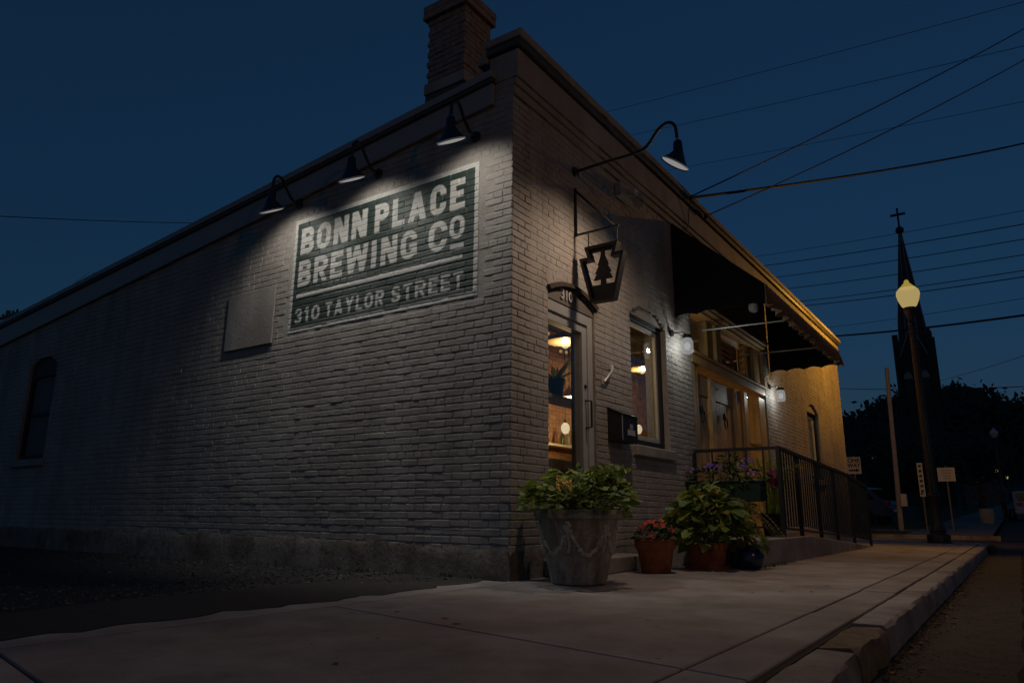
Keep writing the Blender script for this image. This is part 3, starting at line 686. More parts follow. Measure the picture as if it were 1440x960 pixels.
# mailbox and cleat
mbx = thing('mailbox', 'black wall mailbox with stickers between door and window', 'mailbox', (2.0, -.09, 1.28))
MB().prism([(-.005, 1.28), (-.17, 1.28), (-.17, 1.56), (-.005, 1.64)], 'x', 1.80, 2.19).build('box', BLACKM, mbx, bevel=.006)
MB().prism([(-.005, 1.645), (-.18, 1.563), (-.18, 1.555), (-.005, 1.637)], 'x', 1.79, 2.20).build('lid', BLACKM, mbx)
MB().box(1.803, -.175, 1.29, 1.813, -.1712, 1.55).build('trim', ALU, mbx); MB().box(1.93, -.174, 1.35, 2.11, -.1712, 1.41).build('sticker', mat('grey_sticker', (.35, .35, .38), .5, .3, 60), mbx); MB().box(1.99, -.174, 1.42, 2.06, -.1712, 1.47).build('sticker', mat('lilac_sticker', (.30, .28, .36), .5, .2, 40), mbx)
cl = MB(); cl.tube([(1.70, -.03, 1.90), (1.76, -.05, 1.97), (1.83, -.05, 2.03), (1.88, -.03, 2.10)], .014, 7); cl.box(1.67, -.02, 1.87, 1.73, 0, 1.95); cl.box(1.855, -.02, 2.06, 1.915, 0, 2.13)
tag(cl.build('metal_cleat', ALU, None, smooth=True), 'small silver metal handle fixed to the brick between door and window', 'handle')

# ------------------------------------------------------------------ room behind the glass
IW = mat('inner_brick_wall', (.34, .17, .075), .8, .35, 9, .5, 30); IC = mat('inner_ceiling', (.05, .04, .035), .9, .2, 3); IFl = mat('inner_floor', (.10, .06, .03), .5, .3, 3)
rm_ = B
MB().box(.31, .31, .0, 14.7, 6.5, .155).build('room_floor', IFl, B); MB().box(.31, .31, 3.95, 14.7, 6.5, 4.0).build('room_ceiling', IC, B)
# inner brick partition: each brick a real block
mb = MB(); mb.box(3.4, 3.42, .16, 14.6, 3.6, 3.94); part_w = mb.build('room_partition', mat('inner_mortar', (.30, .20, .12), .9, .2, 9), B)
ib = MB(); z = 1.2; k = 0
while z < 3.9:
    x = 3.4+(.12 if k % 2 else 0)
    while x < 14.4: ib.box(x+.006, 3.405, z+.006, x+.234, 3.43, z+.074); x += .24
    z += .08; k += 1
ib.build('partition_bricks', IW, part_w, kind='stuff')
MB().box(3.4, 3.37, .16, 14.6, 3.40, 1.18).build('wainscot', mat('wainscot_wood', (.46, .30, .12), .6, .2, 4), part_w)
for k in range(5): MB().cone((1.0+k*2.2, .5, 3.72), (1.6+k*2.2, 3.4, 3.72), .02, n=6).build('ceiling_conduit', fm, B)
WARM = (1., .68, .30)
def pendant(x, y, z, label, rad=.30, p=55.):
    t = thing('pendant_lamp', label, 'lamp', (x, y, z), 'pendant lamps inside the taproom')
    MB().cone((x, y, z+.16), (x, y, 3.94), .006, n=6).build('cord', BLACKM, t)
    MB().lathe([(.02, .17), (.05, .13), (rad, .03), (rad+.01, .0)], (x, y, z), 24).build('shade', mat('enamel_amber', (.55, .36, .14), .4, .05, 8), t, smooth=True)
    MB().ball((x, y, z-.03), .055, 12, 8).build('bulb', globe_mat('lit_bulb', (1., .82, .50), .42, .75), t, smooth=True)
    lamp('bulb_light', 'POINT', (x, y, z-.03), p, WARM, t, .03)
def bare(x, y, z, label):
    t = thing('bare_bulb_lamp', label, 'lamp', (x, y, z), 'pendant lamps inside the taproom')
    MB().cone((x, y, z+.15), (x, y, 3.94), .005, n=6).build('cord', BLACKM, t); MB().cone((x, y, z+.08), (x, y, z+.15), .02, n=10).build('socket', BLACKM, t)
    MB().ball((x, y, z), .075, 14, 10, (1, 1, 1.3)).build('bulb', globe_mat('lit_bulb', (1., .82, .50), .42, .75), t, smooth=True)
    lamp('bulb_light', 'POINT', (x, y, z), 48., WARM, t, .03)
pendant(2.65, 1.0, 2.655, 'lit amber pendant lamp seen through the top of the glass door', .24, 20.); pendant(7.644, 2.2, 3.27, 'lit amber pendant lamp seen through the arched window', .30)
bare(5.36, 2.6, 1.93, 'bare glowing bulb seen low through the glass door'); bare(8.25, 2.6, 2.20, 'bare glowing bulb seen at the foot of the arched window')
pendant(5.25, 2.45, 2.42, 'small lit amber pendant just above the bare bulb behind the glass door', .16, 20.)
bs = thing('back_shelf', 'long wooden shelf on the taproom brick wall seen through the glass door', 'shelf', (7, 3.3, 1.72)); MB().box(5.2, 3.18, 1.72, 9.6, 3.40, 1.76).build('plank', mat('bench_wood', (.5, .45, .38), .7, .2, 6), bs)
for x in (5.4, 7.4, 9.4): MB().box(x, 3.2, 1.58, x+.04, 3.40, 1.718).build('bracket', BLACKM, bs)
for k in range(16):
    x = 5.35+k*.26+random.uniform(-.05, .05); h_ = random.uniform(.85, 1.15); c_ = (x, 3.28, 1.762)
    bo = MB().lathe([(.035, 0), (.037, .01), (.037, .15*h_), (.014, .21*h_), (.013, .27*h_)], c_, 12).build('bottle', mat(('brown_glass', 'green_glass', 'clear_grey_glass')[k % 3], ((.10, .035, .01), (.02, .06, .02), (.3, .28, .25))[k % 3], .12, 0, spec=.6), None, smooth=True)
    tag(bo, ('first', 'second', 'third', 'fourth', 'fifth', 'sixth', 'seventh', 'eighth', 'ninth', 'tenth', 'eleventh', 'twelfth', 'thirteenth', 'fourteenth', 'fifteenth', 'sixteenth')[k]+' bottle from the left on the long taproom shelf, '+('brown', 'green', 'pale grey')[k % 3]+' glass', 'bottle', 'bottles on the taproom shelf')
sl = thing('string_lights', 'string of tiny warm bulbs slung under the taproom ceiling', 'lights', (5, 2, 3.4))
pts = [Vector((1.4+.42*k, 1.2+.14*k, 3.35-.22*abs(math.sin(k*PI/5)))) for k in range(16)]; MB().tube(pts, .005, 5).build('cord', BLACKM, sl)
for p in pts[::1]: MB().ball((p.x, p.y, p.z-.04), .028, 8, 6).build('bulb', emis('tiny_bulb', (1., .62, .22), .35), sl, smooth=True)
t = thing('wall_shelf', 'grey shelf plank inside the glass door', 'shelf', (1.8, .6, 1.72)); MB().box(1.0, .45, 1.735, 2.9, .72, 1.775).build('plank', mat('grey_wood', (.25, .22, .19), .7, .2, 6), t)
for x in (1.2, 2.7): MB().box(x, .47, 1.60, x+.03, .70, 1.733).build('bracket', BLACKM, t)
t = thing('bench', 'pale wooden bench inside the glass door', 'bench', (2.2, .7, .16)); gw = mat('bench_wood', (.5, .45, .38), .7, .2, 6)
MB().box(1.5, .5, .98, 2.75, .95, 1.10).build('seat', gw, t, bevel=.01)
for x in (1.55, 2.63):
    for y in (.53, .86): MB().box(x, y, .16, x+.07, y+.06, .978).build('leg', gw, t)

# ------------------------------------------------------------------ ground, pavement, kerb, road
struct(MB().add([(-400, -400, -.30), (900, -400, -.30), (900, 900, -.30), (-400, 900, -.30)], [(0, 1, 2, 3)]).build('ground', mat('earth', (.05, .045, .035), 1, .3, .5), None))
def sheet(name, poly, z, m_, kind=True):
    o = MB().add([(x, y, z) for x, y in poly], [tuple(range(len(poly)))]).build(name, m_, None); return struct(o)
sheet('road', [(-60, -12), (130, -12), (130, -2.80), (-60, -2.80)], -.15, ASPH)
sheet('side_street', [(15.4, -2.80), (21.9, -2.80), (21.9, 60), (15.4, 60)], -.142, ASPH)
# gravelled lot beside the side wall, with a ragged edge against the pavement
edge = [(-.02-.1*i, .135+.03*math.sin(i*1.3)+random.gauss(0, .022)-(.07 if i > 20 else .0035*i)) for i in range(0, 62)]
lot = [(0.02, .16)]+edge+[(-6.2, .02), (-40, .02), (-40, 40), (0.02, 40)]
sheet('gravel_lot', lot, -.004, LOT)
# asphalt apron patch (smoother) between gravel and pavement
apr = [(.0, .20)]+[(x, y+.01) for x, y in edge[1:]]+[(-6.1, .9), (-4.5, .85+.1), (-3.2, .95), (-2.4, 1.15), (-1.6, 1.45), (-.9, 1.55), (-.03, 1.5)]
sheet('asphalt_apron', apr, .002, mat('apron_asphalt', (.04, .036, .034), .85, .3, 12, .7, 70))
# gravel
gv, gf = [], []
for i in range(9000):
    y = 1.1+random.random()**1.4*7; x = -.05-random.random()*(3+y*1.1)
    if random.random() < .12: x = -.06-abs(random.gauss(0, .5)); y = random.uniform(.4, 8)
    sz = random.uniform(.004, .013); o = len(gv); zz = .0
    P = [(x+random.gauss(0, sz), y+random.gauss(0, sz), zz+random.random()*sz*.4) for _ in range(3)]+[(x, y, zz+sz*random.uniform(.7, 1.3))]
    gv += P; gf += [(o, o+1, o+3), (o+1, o+2, o+3), (o+2, o, o+3)]
me = bpy.data.meshes.new('gravel'); me.from_pydata(gv, [], gf); me.materials.append(mat('gravel_stone', (.05, .05, .05), .55, .7, 60)); o = link('gravel', me, None, 'stuff'); tag(o, 'loose dark gravel scattered over the lot beside the side wall', 'gravel')
# pavement bed and slabs
bed = struct(MB().add([(-30, -2.71, -.012), (13.3, -2.71, -.012), (13.3, .012, -.012), (-.0, .012, -.012), (-.0, .10, -.012), (-30, .10, -.012)], [(0, 1, 2, 3, 4, 5)]).build('sidewalk', mat('joint_dirt', (.03, .025, .02), 1, .2, 20), None))
def slab(x0, x1, ya, yb, skew=.2, m_=CONC, jy=.004, name='slab', z=0.):
    f_ = lambda x, y: x+skew*(y+.15)
    j = random.gauss(0, .0015)
    poly = [(f_(x0, ya)+.006, ya), (f_(x1, ya)-.006, ya), (f_(x1, yb)-.006, yb), (f_(x0, yb)+.006, yb)]
    o = MB().prism(poly, 'z', -.05, z+j).build(name, m_, bed, bevel=.005)
    return o
xs = [-20, -12, -9.3, -7.45, -5.6, -3.72, -2.0, -.12, 1.45, 3.0, 4.9, 6.8, 8.7, 10.6, 12.2, 13.4]
for a, b_ in zip(xs[:-1], xs[1:]):
    slab(a, b_, -2.44, -.155); slab(a, b_, -2.685, -2.455)
    if b_ <= -.1: continue
    slab(max(a, -.10), b_, -.145, -.002, 0.)
# ragged inner strip beside the lot
st_ = [(x, y-.004) for x, y in edge if x < -.08]
poly = [(-.11, -.145)]+[(-.11, st_[0][1])]+st_+[(-6.1, -.145)]
MB().prism(poly, 'z', -.05, .0005).build('slab', CONC, bed)
# leaves / gum specks and cast stamp lie in the concrete only as dirt; kerb stones:
def kerb(x0, x1, m_, name, rough=0., z=.0):
    mb = MB(); n = max(2, int((x1-x0)/.12)); rings = []
    for i in range(n+1):
        x = x0+.006+(x1-x0-.012)*i/n; j = lambda: random.gauss(0, rough)
        rings.append([(x, -2.70, -.2), (x, -2.70, z-.012+j()*.5), (x, -2.712, z+j()*.6), (x, -2.852+j(), z-.002+j()*.7), (x, -2.868+j(), z-.016+j()), (x, -2.875+j()*1.2, -.10+j()), (x, -2.875, -.22)])
    mb.ring_loft(rings); return mb.build(name, m_, bed, smooth=True)
kx = [-.86, 2.1, 5.1, 8.1, 11.1, 13.0]
for a, b_ in zip(kx[:-1], kx[1:]): kerb(a, b_, CONC2, 'kerb_stone', .003)
o = kerb(-1.62, -.87, STONE, 'kerb_stone', .011, -.012); o['label'] = 'rough yellowish old kerb stone'
for a, b_ in ((-2.9, -1.64), (-4.2, -2.92), (-6, -4.22), (-9, -6.02)): kerb(a, b_, CONC2, 'kerb_stone', .006, -.016)
# kerb return round the street corner
cp = []; 
for i in range(13):
    a = -PI/2+PI/2*i/12; cp.append((13.0+2.87*math.cos(a), .0+2.87*math.sin(a)))
ci = [(13.0+(2.70)*math.cos(-PI/2+PI/2*i/12), 2.70*math.sin(-PI/2+PI/2*i/12)) for i in range(13)]
mb = MB(); mb.prism(cp+ci[::-1], 'z', -.2, -.004); mb.build('kerb_stone', CONC2, bed)
mb = MB(); mb.prism([(13.42, -2.655)]+[(13.0+2.69*math.cos(a), 2.69*math.sin(a)) for a in np.linspace(-PI/2+.16, 0, 11)]+[(15.69, 20), (15.12, 20), (15.12, -.02), (13.42, -.02)], 'z', -.05, .0); mb.build('slab', CONC, bed)
MB().box(15.70, .0, -.2, 15.87, 20, -.004).build('kerb_stone', CONC2, bed)
# weeds at the kerb joint and wall foot
gb = MB()
def blades(mb, x, y, z, n, h, sp):
    for _ in range(n):
        a = random.uniform(0, 2*PI); hh = h*random.uniform(.5, 1); b0 = (x+random.gauss(0, sp), y+random.gauss(0, sp)); w_ = .004+hh*.03
        dx, dy = math.cos(a), math.sin(a); ln = hh*random.uniform(.2, .7)
        mb.add([(b0[0]-dy*w_, b0[1]+dx*w_, z), (b0[0]+dy*w_, b0[1]-dx*w_, z), (b0[0]+dx*ln*.5, b0[1]+dy*ln*.5, z+hh*.75), (b0[0]+dx*ln, b0[1]+dy*ln, z+hh)], [(0, 1, 2), (2, 1, 3), (0, 2, 3)])
for i in range(40): blades(gb, random.uniform(11.8, 13.6), -2.86+random.gauss(0, .04), -.15, 5, .16, .04)
for i in range(22): blades(gb, -.06, random.uniform(.2, 5), 0, 4, .05, .02)
for i in range(14): blades(gb, random.uniform(2.6, 4.2), -1.24, 0, 4, .045, .02)
o = gb.build('weeds', GRASS, None, kind='stuff'); tag(o, 'thin green weeds along kerb and wall foot', 'weeds')
# fallen leaves and specks on the pavement
fv = MB()
for i in range(46):
    x = random.uniform(-3.5, 9); y = random.uniform(-2.6, -.3); r_ = random.uniform(.006, .02); a = random.uniform(0, PI)
    c, s_ = math.cos(a), math.sin(a); pts = [(-1.6, 0, .0), (0, .7, .2), (1.6, 0, .1), (0, -.7, .3)]
    fv.add([(x+(p*c-q*s_)*r_, y+(p*s_+q*c)*r_, .003+h_*r_*.6) for p, q, h_ in pts], [(0, 1, 2, 3)])
o = fv.build('leaf_litter', mat('dry_leaf', (.05, .03, .02), .9, .3, 20), None, kind='stuff'); tag(o, 'tiny dark leaf scraps on the pavement slabs', 'litter')

# road grit, gutter leaves and a tarred seam
gv, gf = [], []
for i in range(5200):
    x = -2.2+random.random()**1.5*12; y = -2.9-random.random()**1.3*2.6; sz = random.uniform(.002, .006); o = len(gv)
    if i % 4 == 0: y = -2.89-abs(random.gauss(0, .06)); sz *= 1.6
    P = [(x+random.gauss(0, sz), y+random.gauss(0, sz), -.15) for _ in range(3)]+[(x, y, -.15+sz*random.uniform(.6, 1.2))]
    gv += P; gf += [(o, o+1, o+3), (o+1, o+2, o+3), (o+2, o, o+3)]
me = bpy.data.meshes.new('road_grit'); me.from_pydata(gv, [], gf); me.materials.append(mat('grit_stone', (.12, .10, .085), .7, .6, 80)); o = link('road_grit', me, None, 'stuff'); tag(o, 'fine grit scattered on the road beside the kerb', 'grit')
fv = MB()
for i in range(70):
    x = random.uniform(-1.4, 12); y = -2.90-abs(random.gauss(0, .09)); r_ = random.uniform(.012, .03); a = random.uniform(0, PI); c, s_ = math.cos(a), math.sin(a)
    fv.add([(x+(p*c-q*s_)*r_, y+(p*s_+q*c)*r_, -.146+h_*r_*.7) for p, q, h_ in ((-1.5, 0, 0), (0, .7, .4), (1.5, 0, .1), (0, -.7, .5))], [(0, 1, 2, 3)])
o = fv.build('gutter_leaves', mat('dry_tan_leaf', (.16, .10, .045), .9, .35, 20), None, kind='stuff'); tag(o, 'dry leaves lying in the gutter along the kerb', 'leaves')
sm_ = [( -1.2+.25*i, -3.42+.012*math.sin(i*1.7)+random.gauss(0, .006)) for i in range(60)]
struct(MB().add([p for q in sm_ for p in ((q[0], q[1]-.012, -.1465), (q[0], q[1]+.012, -.1465))], [(2*i, 2*i+2, 2*i+3, 2*i+1) for i in range(59)]).build('road_seam', mat('tar', (.014, .013, .012), .95, .1, 20, spec=.1), None))

# ------------------------------------------------------------------ ramp and railing
def ramp_z(x): return .28 if x < 5.2 else max(.0, .28-.28*(x-5.2)/5.0)
rp = MB(); px = [2.75, 5.2, 7.0, 8.6, 10.2]
top = [(x, ramp_z(x)) for x in px]
rp.prism([(2.75, -.02)]+top+[(10.2, -.02)], 'y', -1.19, -.0035)
o = rp.build('entrance_ramp', CONC2, None, bevel=.01); tag(o, 'low concrete landing and ramp falling away along the front wall', 'ramp')
rl = thing('railing', 'black iron railing along the ramp in front of the entrance', 'railing', (7, -1.1, .2))
def rail_top(x): return np.interp(x, [4.2, 8.7, 10.3], [1.35, 1.22, 1.08])
ry = -1.11
def slopebar(name, xa, xb, za, zb, hw, hh):
    mb = MB(); mb.add([(xa, ry-hw, za-hh), (xa, ry+hw, za-hh), (xa, ry+hw, za+hh), (xa, ry-hw, za+hh), (xb, ry-hw, zb-hh), (xb, ry+hw, zb-hh), (xb, ry+hw, zb+hh), (xb, ry-hw, zb+hh)],
        [(0, 1, 2, 3), (7, 6, 5, 4), (0, 4, 5, 1), (1, 5, 6, 2), (2, 6, 7, 3), (3, 7, 4, 0)]); return mb.build(name, BLACKM, rl)
for a, b_ in ((4.2, 8.7), (8.7, 10.3)):
    slopebar('top_rail', a, b_, rail_top(a), rail_top(b_), .024, .02); slopebar('bottom_rail', a, b_, ramp_z(a)+.11, ramp_z(b_)+.11, .016, .012)
posts = [4.2, 5.1, 6.22, 7.37, 8.7, 10.3]
for x in posts: MB().box(x-.022, ry-.022, ramp_z(x)-.01, x+.022, ry+.022, rail_top(x)+.0).build('post', BLACKM, rl)
for a, b_ in zip(posts[:-1], posts[1:]):
    n = int((b_-a)/.115)
    for k in range(1, n):
        x = a+(b_-a)*k/n; MB().box(x-.008, ry-.008, ramp_z(x)+.12, x+.008, ry+.008, rail_top(x)-.018).build('baluster', BLACKM, rl)
MB().box(4.18, -1.09, 1.33, 4.22, -.04, 1.37).build('top_rail', BLACKM, rl); MB().box(4.187, -1.09, .38, 4.213, -.04, .405).build('bottom_rail', BLACKM, rl)
MB().box(4.18, -.06, .28, 4.22, -.02, 1.328).build('post', BLACKM, rl)
for y in (-.28, -.5, -.72, -.93): MB().box(4.192, y-.008, .406, 4.208, y+.008, 1.329).build('baluster', BLACKM, rl)

# ------------------------------------------------------------------ planters
def leaf_mesh(name, m_, L=.07, Wd_=.06, lobes=5, cup=.25, point=False):
    n = 14; vs = [(0, 0, 0)]
    for i in range(n):
        a = -PI+2*PI*(i+.5)/n; r_ = 1+.13*math.cos(lobes*a)
        x = L*.5*(1+math.cos(a)*r_)*.98; y = Wd_*.5*math.sin(a)*r_
        if point: x = L*(.5+.5*math.cos(a)); y = Wd_*.5*math.sin(a)*(1-.55*max(0, math.cos(a)))
        z = cup*(abs(y)*.8)-cup*.9*(x/L)**2*L*.5+.004*math.sin(i*2.1)
        vs.append((x, y, z))
    vs[0] = (L*.45, 0, -.01*cup)
    fs = [(0, i+1, (i+1) % n+1) for i in range(n)]
    me = bpy.data.meshes.new(name); me.from_pydata(vs, [], fs); me.materials.append(m_)
    me.polygons.foreach_set('use_smooth', [True]*len(fs)); return me
def put(name, me, loc, direction, roll, sc, parent):
    o = bpy.data.objects.new(name, me); C.objects.link(o); o.parent = parent
    d = Vector(direction).normalized(); q = d.to_track_quat('X', 'Z'); o.location = Vector(loc)-wloc(parent)
    o.rotation_mode = 'QUATERNION'; o.rotation_quaternion = q @ Euler((roll, 0, 0)).to_quaternion(); o.scale = (sc, sc, sc); return o
LM = [leaf_mesh('leaf', LEAFA, .085, .085), leaf_mesh('leaf', LEAFB, .085, .08), leaf_mesh('leaf', LEAFY, .08, .075), leaf_mesh('leaf', LEAFA, .09, .07, 3)]
LP = [leaf_mesh('leaf', LEAFB, .15, .12, 3, .3, True), leaf_mesh('leaf', LEAFA, .14, .11, 3, .35, True), leaf_mesh('leaf', LEAFY, .13, .10, 3, .3, True)]
def bush(parent, c, rx, ry_, rz, n, meshes, wts, sc=(.7, 1.3), droop=.35, stems=True, base=None, lo=-.15):
    base = base or (c[0], c[1], c[2]-.05); sm_ = MB()
    for i in range(n):
        while True:
            p = Vector((random.uniform(-1, 1), random.uniform(-1, 1), random.uniform(lo, 1)))
            if .25 < p.length < 1: break
        p = p*(random.uniform(.75, 1.0)/max(p.length, .4)) if random.random() < .65 else p
        w_ = Vector((c[0]+p.x*rx, c[1]+p.y*ry_, c[2]+p.z*rz))
        d = Vector((p.x*rx+random.gauss(0, .08), p.y*ry_+random.gauss(0, .08), random.uniform(-droop, .35)*.25))
        m_ = random.choices(meshes, wts)[0]; put('leaf', m_, w_, d, random.gauss(0, .5), random.uniform(*sc), parent)
        if stems and i % 3 == 0:
            b0 = Vector(base)+Vector((random.gauss(0, rx*.25), random.gauss(0, ry_*.25), 0)); sm_.tube([b0, (b0+w_)/2+Vector((0, 0, .03)), w_], .0035, 4)
    if stems and sm_.f: sm_.build('stems', LEAFB, parent)
# 1 cast concrete planter with garlands
pl = thing('planter', 'big grey cast concrete planter with garland relief and lime green leafy plant at the corner', 'planter', (.13, -.57, 0))
c = (.13, -.57, 0)
MB().lathe([(.20, .0), (.215, .01), (.235, .10), (.262, .22), (.30, .40), (.318, .485), (.325, .487), (.352, .50), (.356, .53), (.345, .56), (.315, .563), (.30, .55), (.29, .50)], c, 40).build('pot', URN, pl, smooth=True)
MB().lathe([(.292, .50), (.15, .525), (.01, .53)], c, 24).build('soil', SOIL, pl)
gr = MB()
def pot_r(z): return float(np.interp(z, [0, .10, .22, .40, .485], [.212, .235, .262, .30, .318]))
for g_ in range(6):
    a0 = g_*PI/3+.25
    for k in range(26):
        t = k/25; a = a0+t*PI/3; z = .43-.20*math.sin(t*PI)+random.gauss(0, .006); r_ = pot_r(z)+.002
        gr.ball((c[0]+r_*math.cos(a), c[1]+r_*math.sin(a), z), random.uniform(.013, .021), 6, 4)
    for k in range(8): a = a0+random.gauss(0, .05); z = .43+random.gauss(0, .018); r_ = pot_r(z)+.004; gr.ball((c[0]+r_*math.cos(a), c[1]+r_*math.sin(a), z), .020, 6, 4)
    for k in range(9): a = a0+random.gauss(0, .015); z = .41-k*.02; r_ = pot_r(z)+.001; gr.ball((c[0]+r_*math.cos(a), c[1]+r_*math.sin(a), z), .013, 6, 4)
gr.build('garland_relief', mat('relief_concrete', (.46, .42, .37), .85, .35, 30), pl, smooth=True)
bush(pl, (.13, -.57, .60), .50, .44, .30, 460, LM, (5, 4, 1, 3), (.35, 1.2))
bush(pl, (.36, -.75, .74), .20, .18, .22, 110, LM, (5, 4, 2, 3), (.3, 1.0))
# 2 terracotta with coral flowers
pl = thing('flower_pot', 'terracotta pot of coral red flowers beside the concrete planter', 'plant pot', (1.55, -.60, 0)); c = (1.55, -.60, 0)
MB().lathe([(.132, 0), (.135, .004), (.17, .215), (.188, .217), (.196, .30), (.19, .308), (.178, .306), (.172, .27)], c, 32).build('pot', TERRA, pl, smooth=True)
MB().lathe([(.174, .27), (.01, .285)], c, 20).build('soil', SOIL, pl)
bush(pl, (1.55, -.60, .33), .20, .20, .13, 150, [leaf_mesh('leaf', LEAFD, .05, .035, 3, .2, True), leaf_mesh('leaf', LEAFB, .05, .035, 3, .2, True)], (3, 1), (.7, 1.2), stems=False)
fmh = MB()
def flower_mesh(m_, r_=.026, n=6):
    mb = MB()
    for i in range(n):
        a = 2*PI*i/n; d = .45*2*PI/n; P = lambda aa, rr_, z: (rr_*math.cos(aa), rr_*math.sin(aa), z)
        mb.add([(0, 0, 0), P(a-d, r_*.75, .010), P(a, r_*1.05, .006), P(a+d, r_*.75, .010)], [(0, 1, 2, 3)])
    me = bpy.data.meshes.new('flower'); me.from_pydata(mb.v, [], mb.f); me.materials.append(m_); return me
FR = flower_mesh(REDF, .034); FP = flower_mesh(PURF, .022)
def flowers(parent, c, rx, ry_, rz, n, me, sc=(.8, 1.2)):
    for i in range(n):
        a = random.uniform(0, 2*PI); e = math.asin(random.random()**.8); d = Vector((math.cos(a)*math.cos(e), math.sin(a)*math.cos(e), math.sin(e)))
        o = bpy.data.objects.new('flower', me); C.objects.link(o); o.parent = parent; o.location = Vector((c[0]+d.x*rx, c[1]+d.y*ry_, c[2]+d.z*rz))-wloc(parent)
        o.rotation_mode = 'QUATERNION'; dd = (d+Vector((-.5, -.4, .2))+Vector((random.gauss(0, .25), random.gauss(0, .25), 0))).normalized(); o.rotation_quaternion = dd.to_track_quat('Z', 'Y'); o.scale = [random.uniform(*sc)]*3
flowers(pl, (1.55, -.60, .33), .20, .20, .135, 20, FR, (.55, 1.2)); flowers(pl, (1.53, -.63, .36), .13, .13, .125, 8, FR, (.6, 1.1))
# 3 terracotta with big soft leaves and a saucer
pl = thing('flower_pot', 'terracotta pot on a saucer with a large trailing big-leaved green plant', 'plant pot', (2.32, -.82, 0)); c = (2.32, -.82, 0)
MB().lathe([(.205, .0), (.215, .005), (.225, .04), (.212, .042), (.20, .02)], c, 32).build('saucer', TERRA, pl, smooth=True)
MB().lathe([(.165, .022), (.168, .03), (.196, .20), (.214, .202), (.217, .262), (.20, .264), (.19, .23)], c, 32).build('pot', TERRA, pl, smooth=True)
MB().lathe([(.195, .22), (.01, .24)], c, 20).build('soil', SOIL, pl)
bush(pl, (2.34, -.84, .42), .40, .37, .34, 250, LP, (5, 5, 1), (.4, 1.3), .8, base=(2.32, -.82, .24), lo=-.3)
bush(pl, (2.30, -.85, .62), .22, .20, .24, 80, LP, (3, 5, 1), (.5, .9), .5, base=(2.32, -.82, .4))
sd = MB()
for k in range(7):
    a = random.uniform(-1.2, .2); p0 = Vector((2.35, -.9, .66)); pts = [p0, p0+Vector((.18*math.cos(a), .25*math.sin(a)-.05, .03)), p0+Vector((.36*math.cos(a), .5*math.sin(a)-.1, -.12-.05*random.random())), p0+Vector((.45*math.cos(a), .62*math.sin(a)-.15, -.33))]
    b_ = bez(pts, 6); sd.tube(b_, .006, 4)
    for q in b_[4:]: sd.ball(q, .013, 5, 4)
sd.build('seed_stalk', mat('seed_pale', (.20, .16, .06), .8, .3, 20), pl)
# 4 blue glazed pot behind
pl = thing('glazed_pot', 'small dark blue glazed pot with trailing leaves beside the ramp', 'plant pot', (2.80, -1.02+.0, 0)); c = (2.60, -1.16, 0)
pl.location = c
MB().lathe([(.09, 0), (.12, .02), (.15, .10), (.14, .17), (.12, .20), (.13, .215), (.115, .215), (.10, .19)], c, 28).build('pot', mat('blue_glaze', (.012, .02, .07), .15, .2, 10, spec=.6), pl, smooth=True)
bush(pl, (c[0], c[1], .24), .16, .16, .14, 34, LP, (4, 3, 1), (.45, .8), .9, stems=False)
# 5 dark green trough on the railing with lilac flowers
pl = thing('trough_planter', 'dark green trough of lilac flowers hung on the short end of the railing', 'planter', (4.06, -.5, .70))
mb = MB(); mb.add([(3.94, -.93, .70), (4.16, -.93, .70), (4.16, -.05, .70), (3.94, -.05, .70), (3.92, -.96, .93), (4.172, -.96, .93), (4.172, -.02, .93), (3.92, -.02, .93)], [(3, 2, 1, 0), (0, 1, 5, 4), (1, 2, 6, 5), (2, 3, 7, 6), (3, 0, 4, 7), (4, 5, 6, 7)])
GRNT = mat('trough_green', (.012, .035, .024), .5, .1, 8); mb.build('trough', GRNT, pl, bevel=.008); MB().box(3.905, -.975, .925, 4.174, -.005, .95).build('rim', GRNT, pl, bevel=.006)
ls = [leaf_mesh('leaf', LEAFD, .07, .03, 3, .3, True), leaf_mesh('leaf', LEAFB, .08, .03, 3, .3, True)]
bush(pl, (4.03, -.5, .98), .18, .52, .22, 230, ls, (3, 2), (.7, 1.4), .5, stems=False, lo=-.5)
for (yy, zz, nn) in ((-.06, 1.08, 7), (-.22, 1.09, 8), (-.34, 1.13, 16), (-.44, 1.10, 10), (-.72, 1.10, 14), (-.80, 1.18, 10), (-.86, 1.02, 10), (-.93, .92, 9), (-.9, .84, 7)):
    flowers(pl, (3.98, yy, zz), .045, .06, .03, nn, FP, (.8, 1.2))
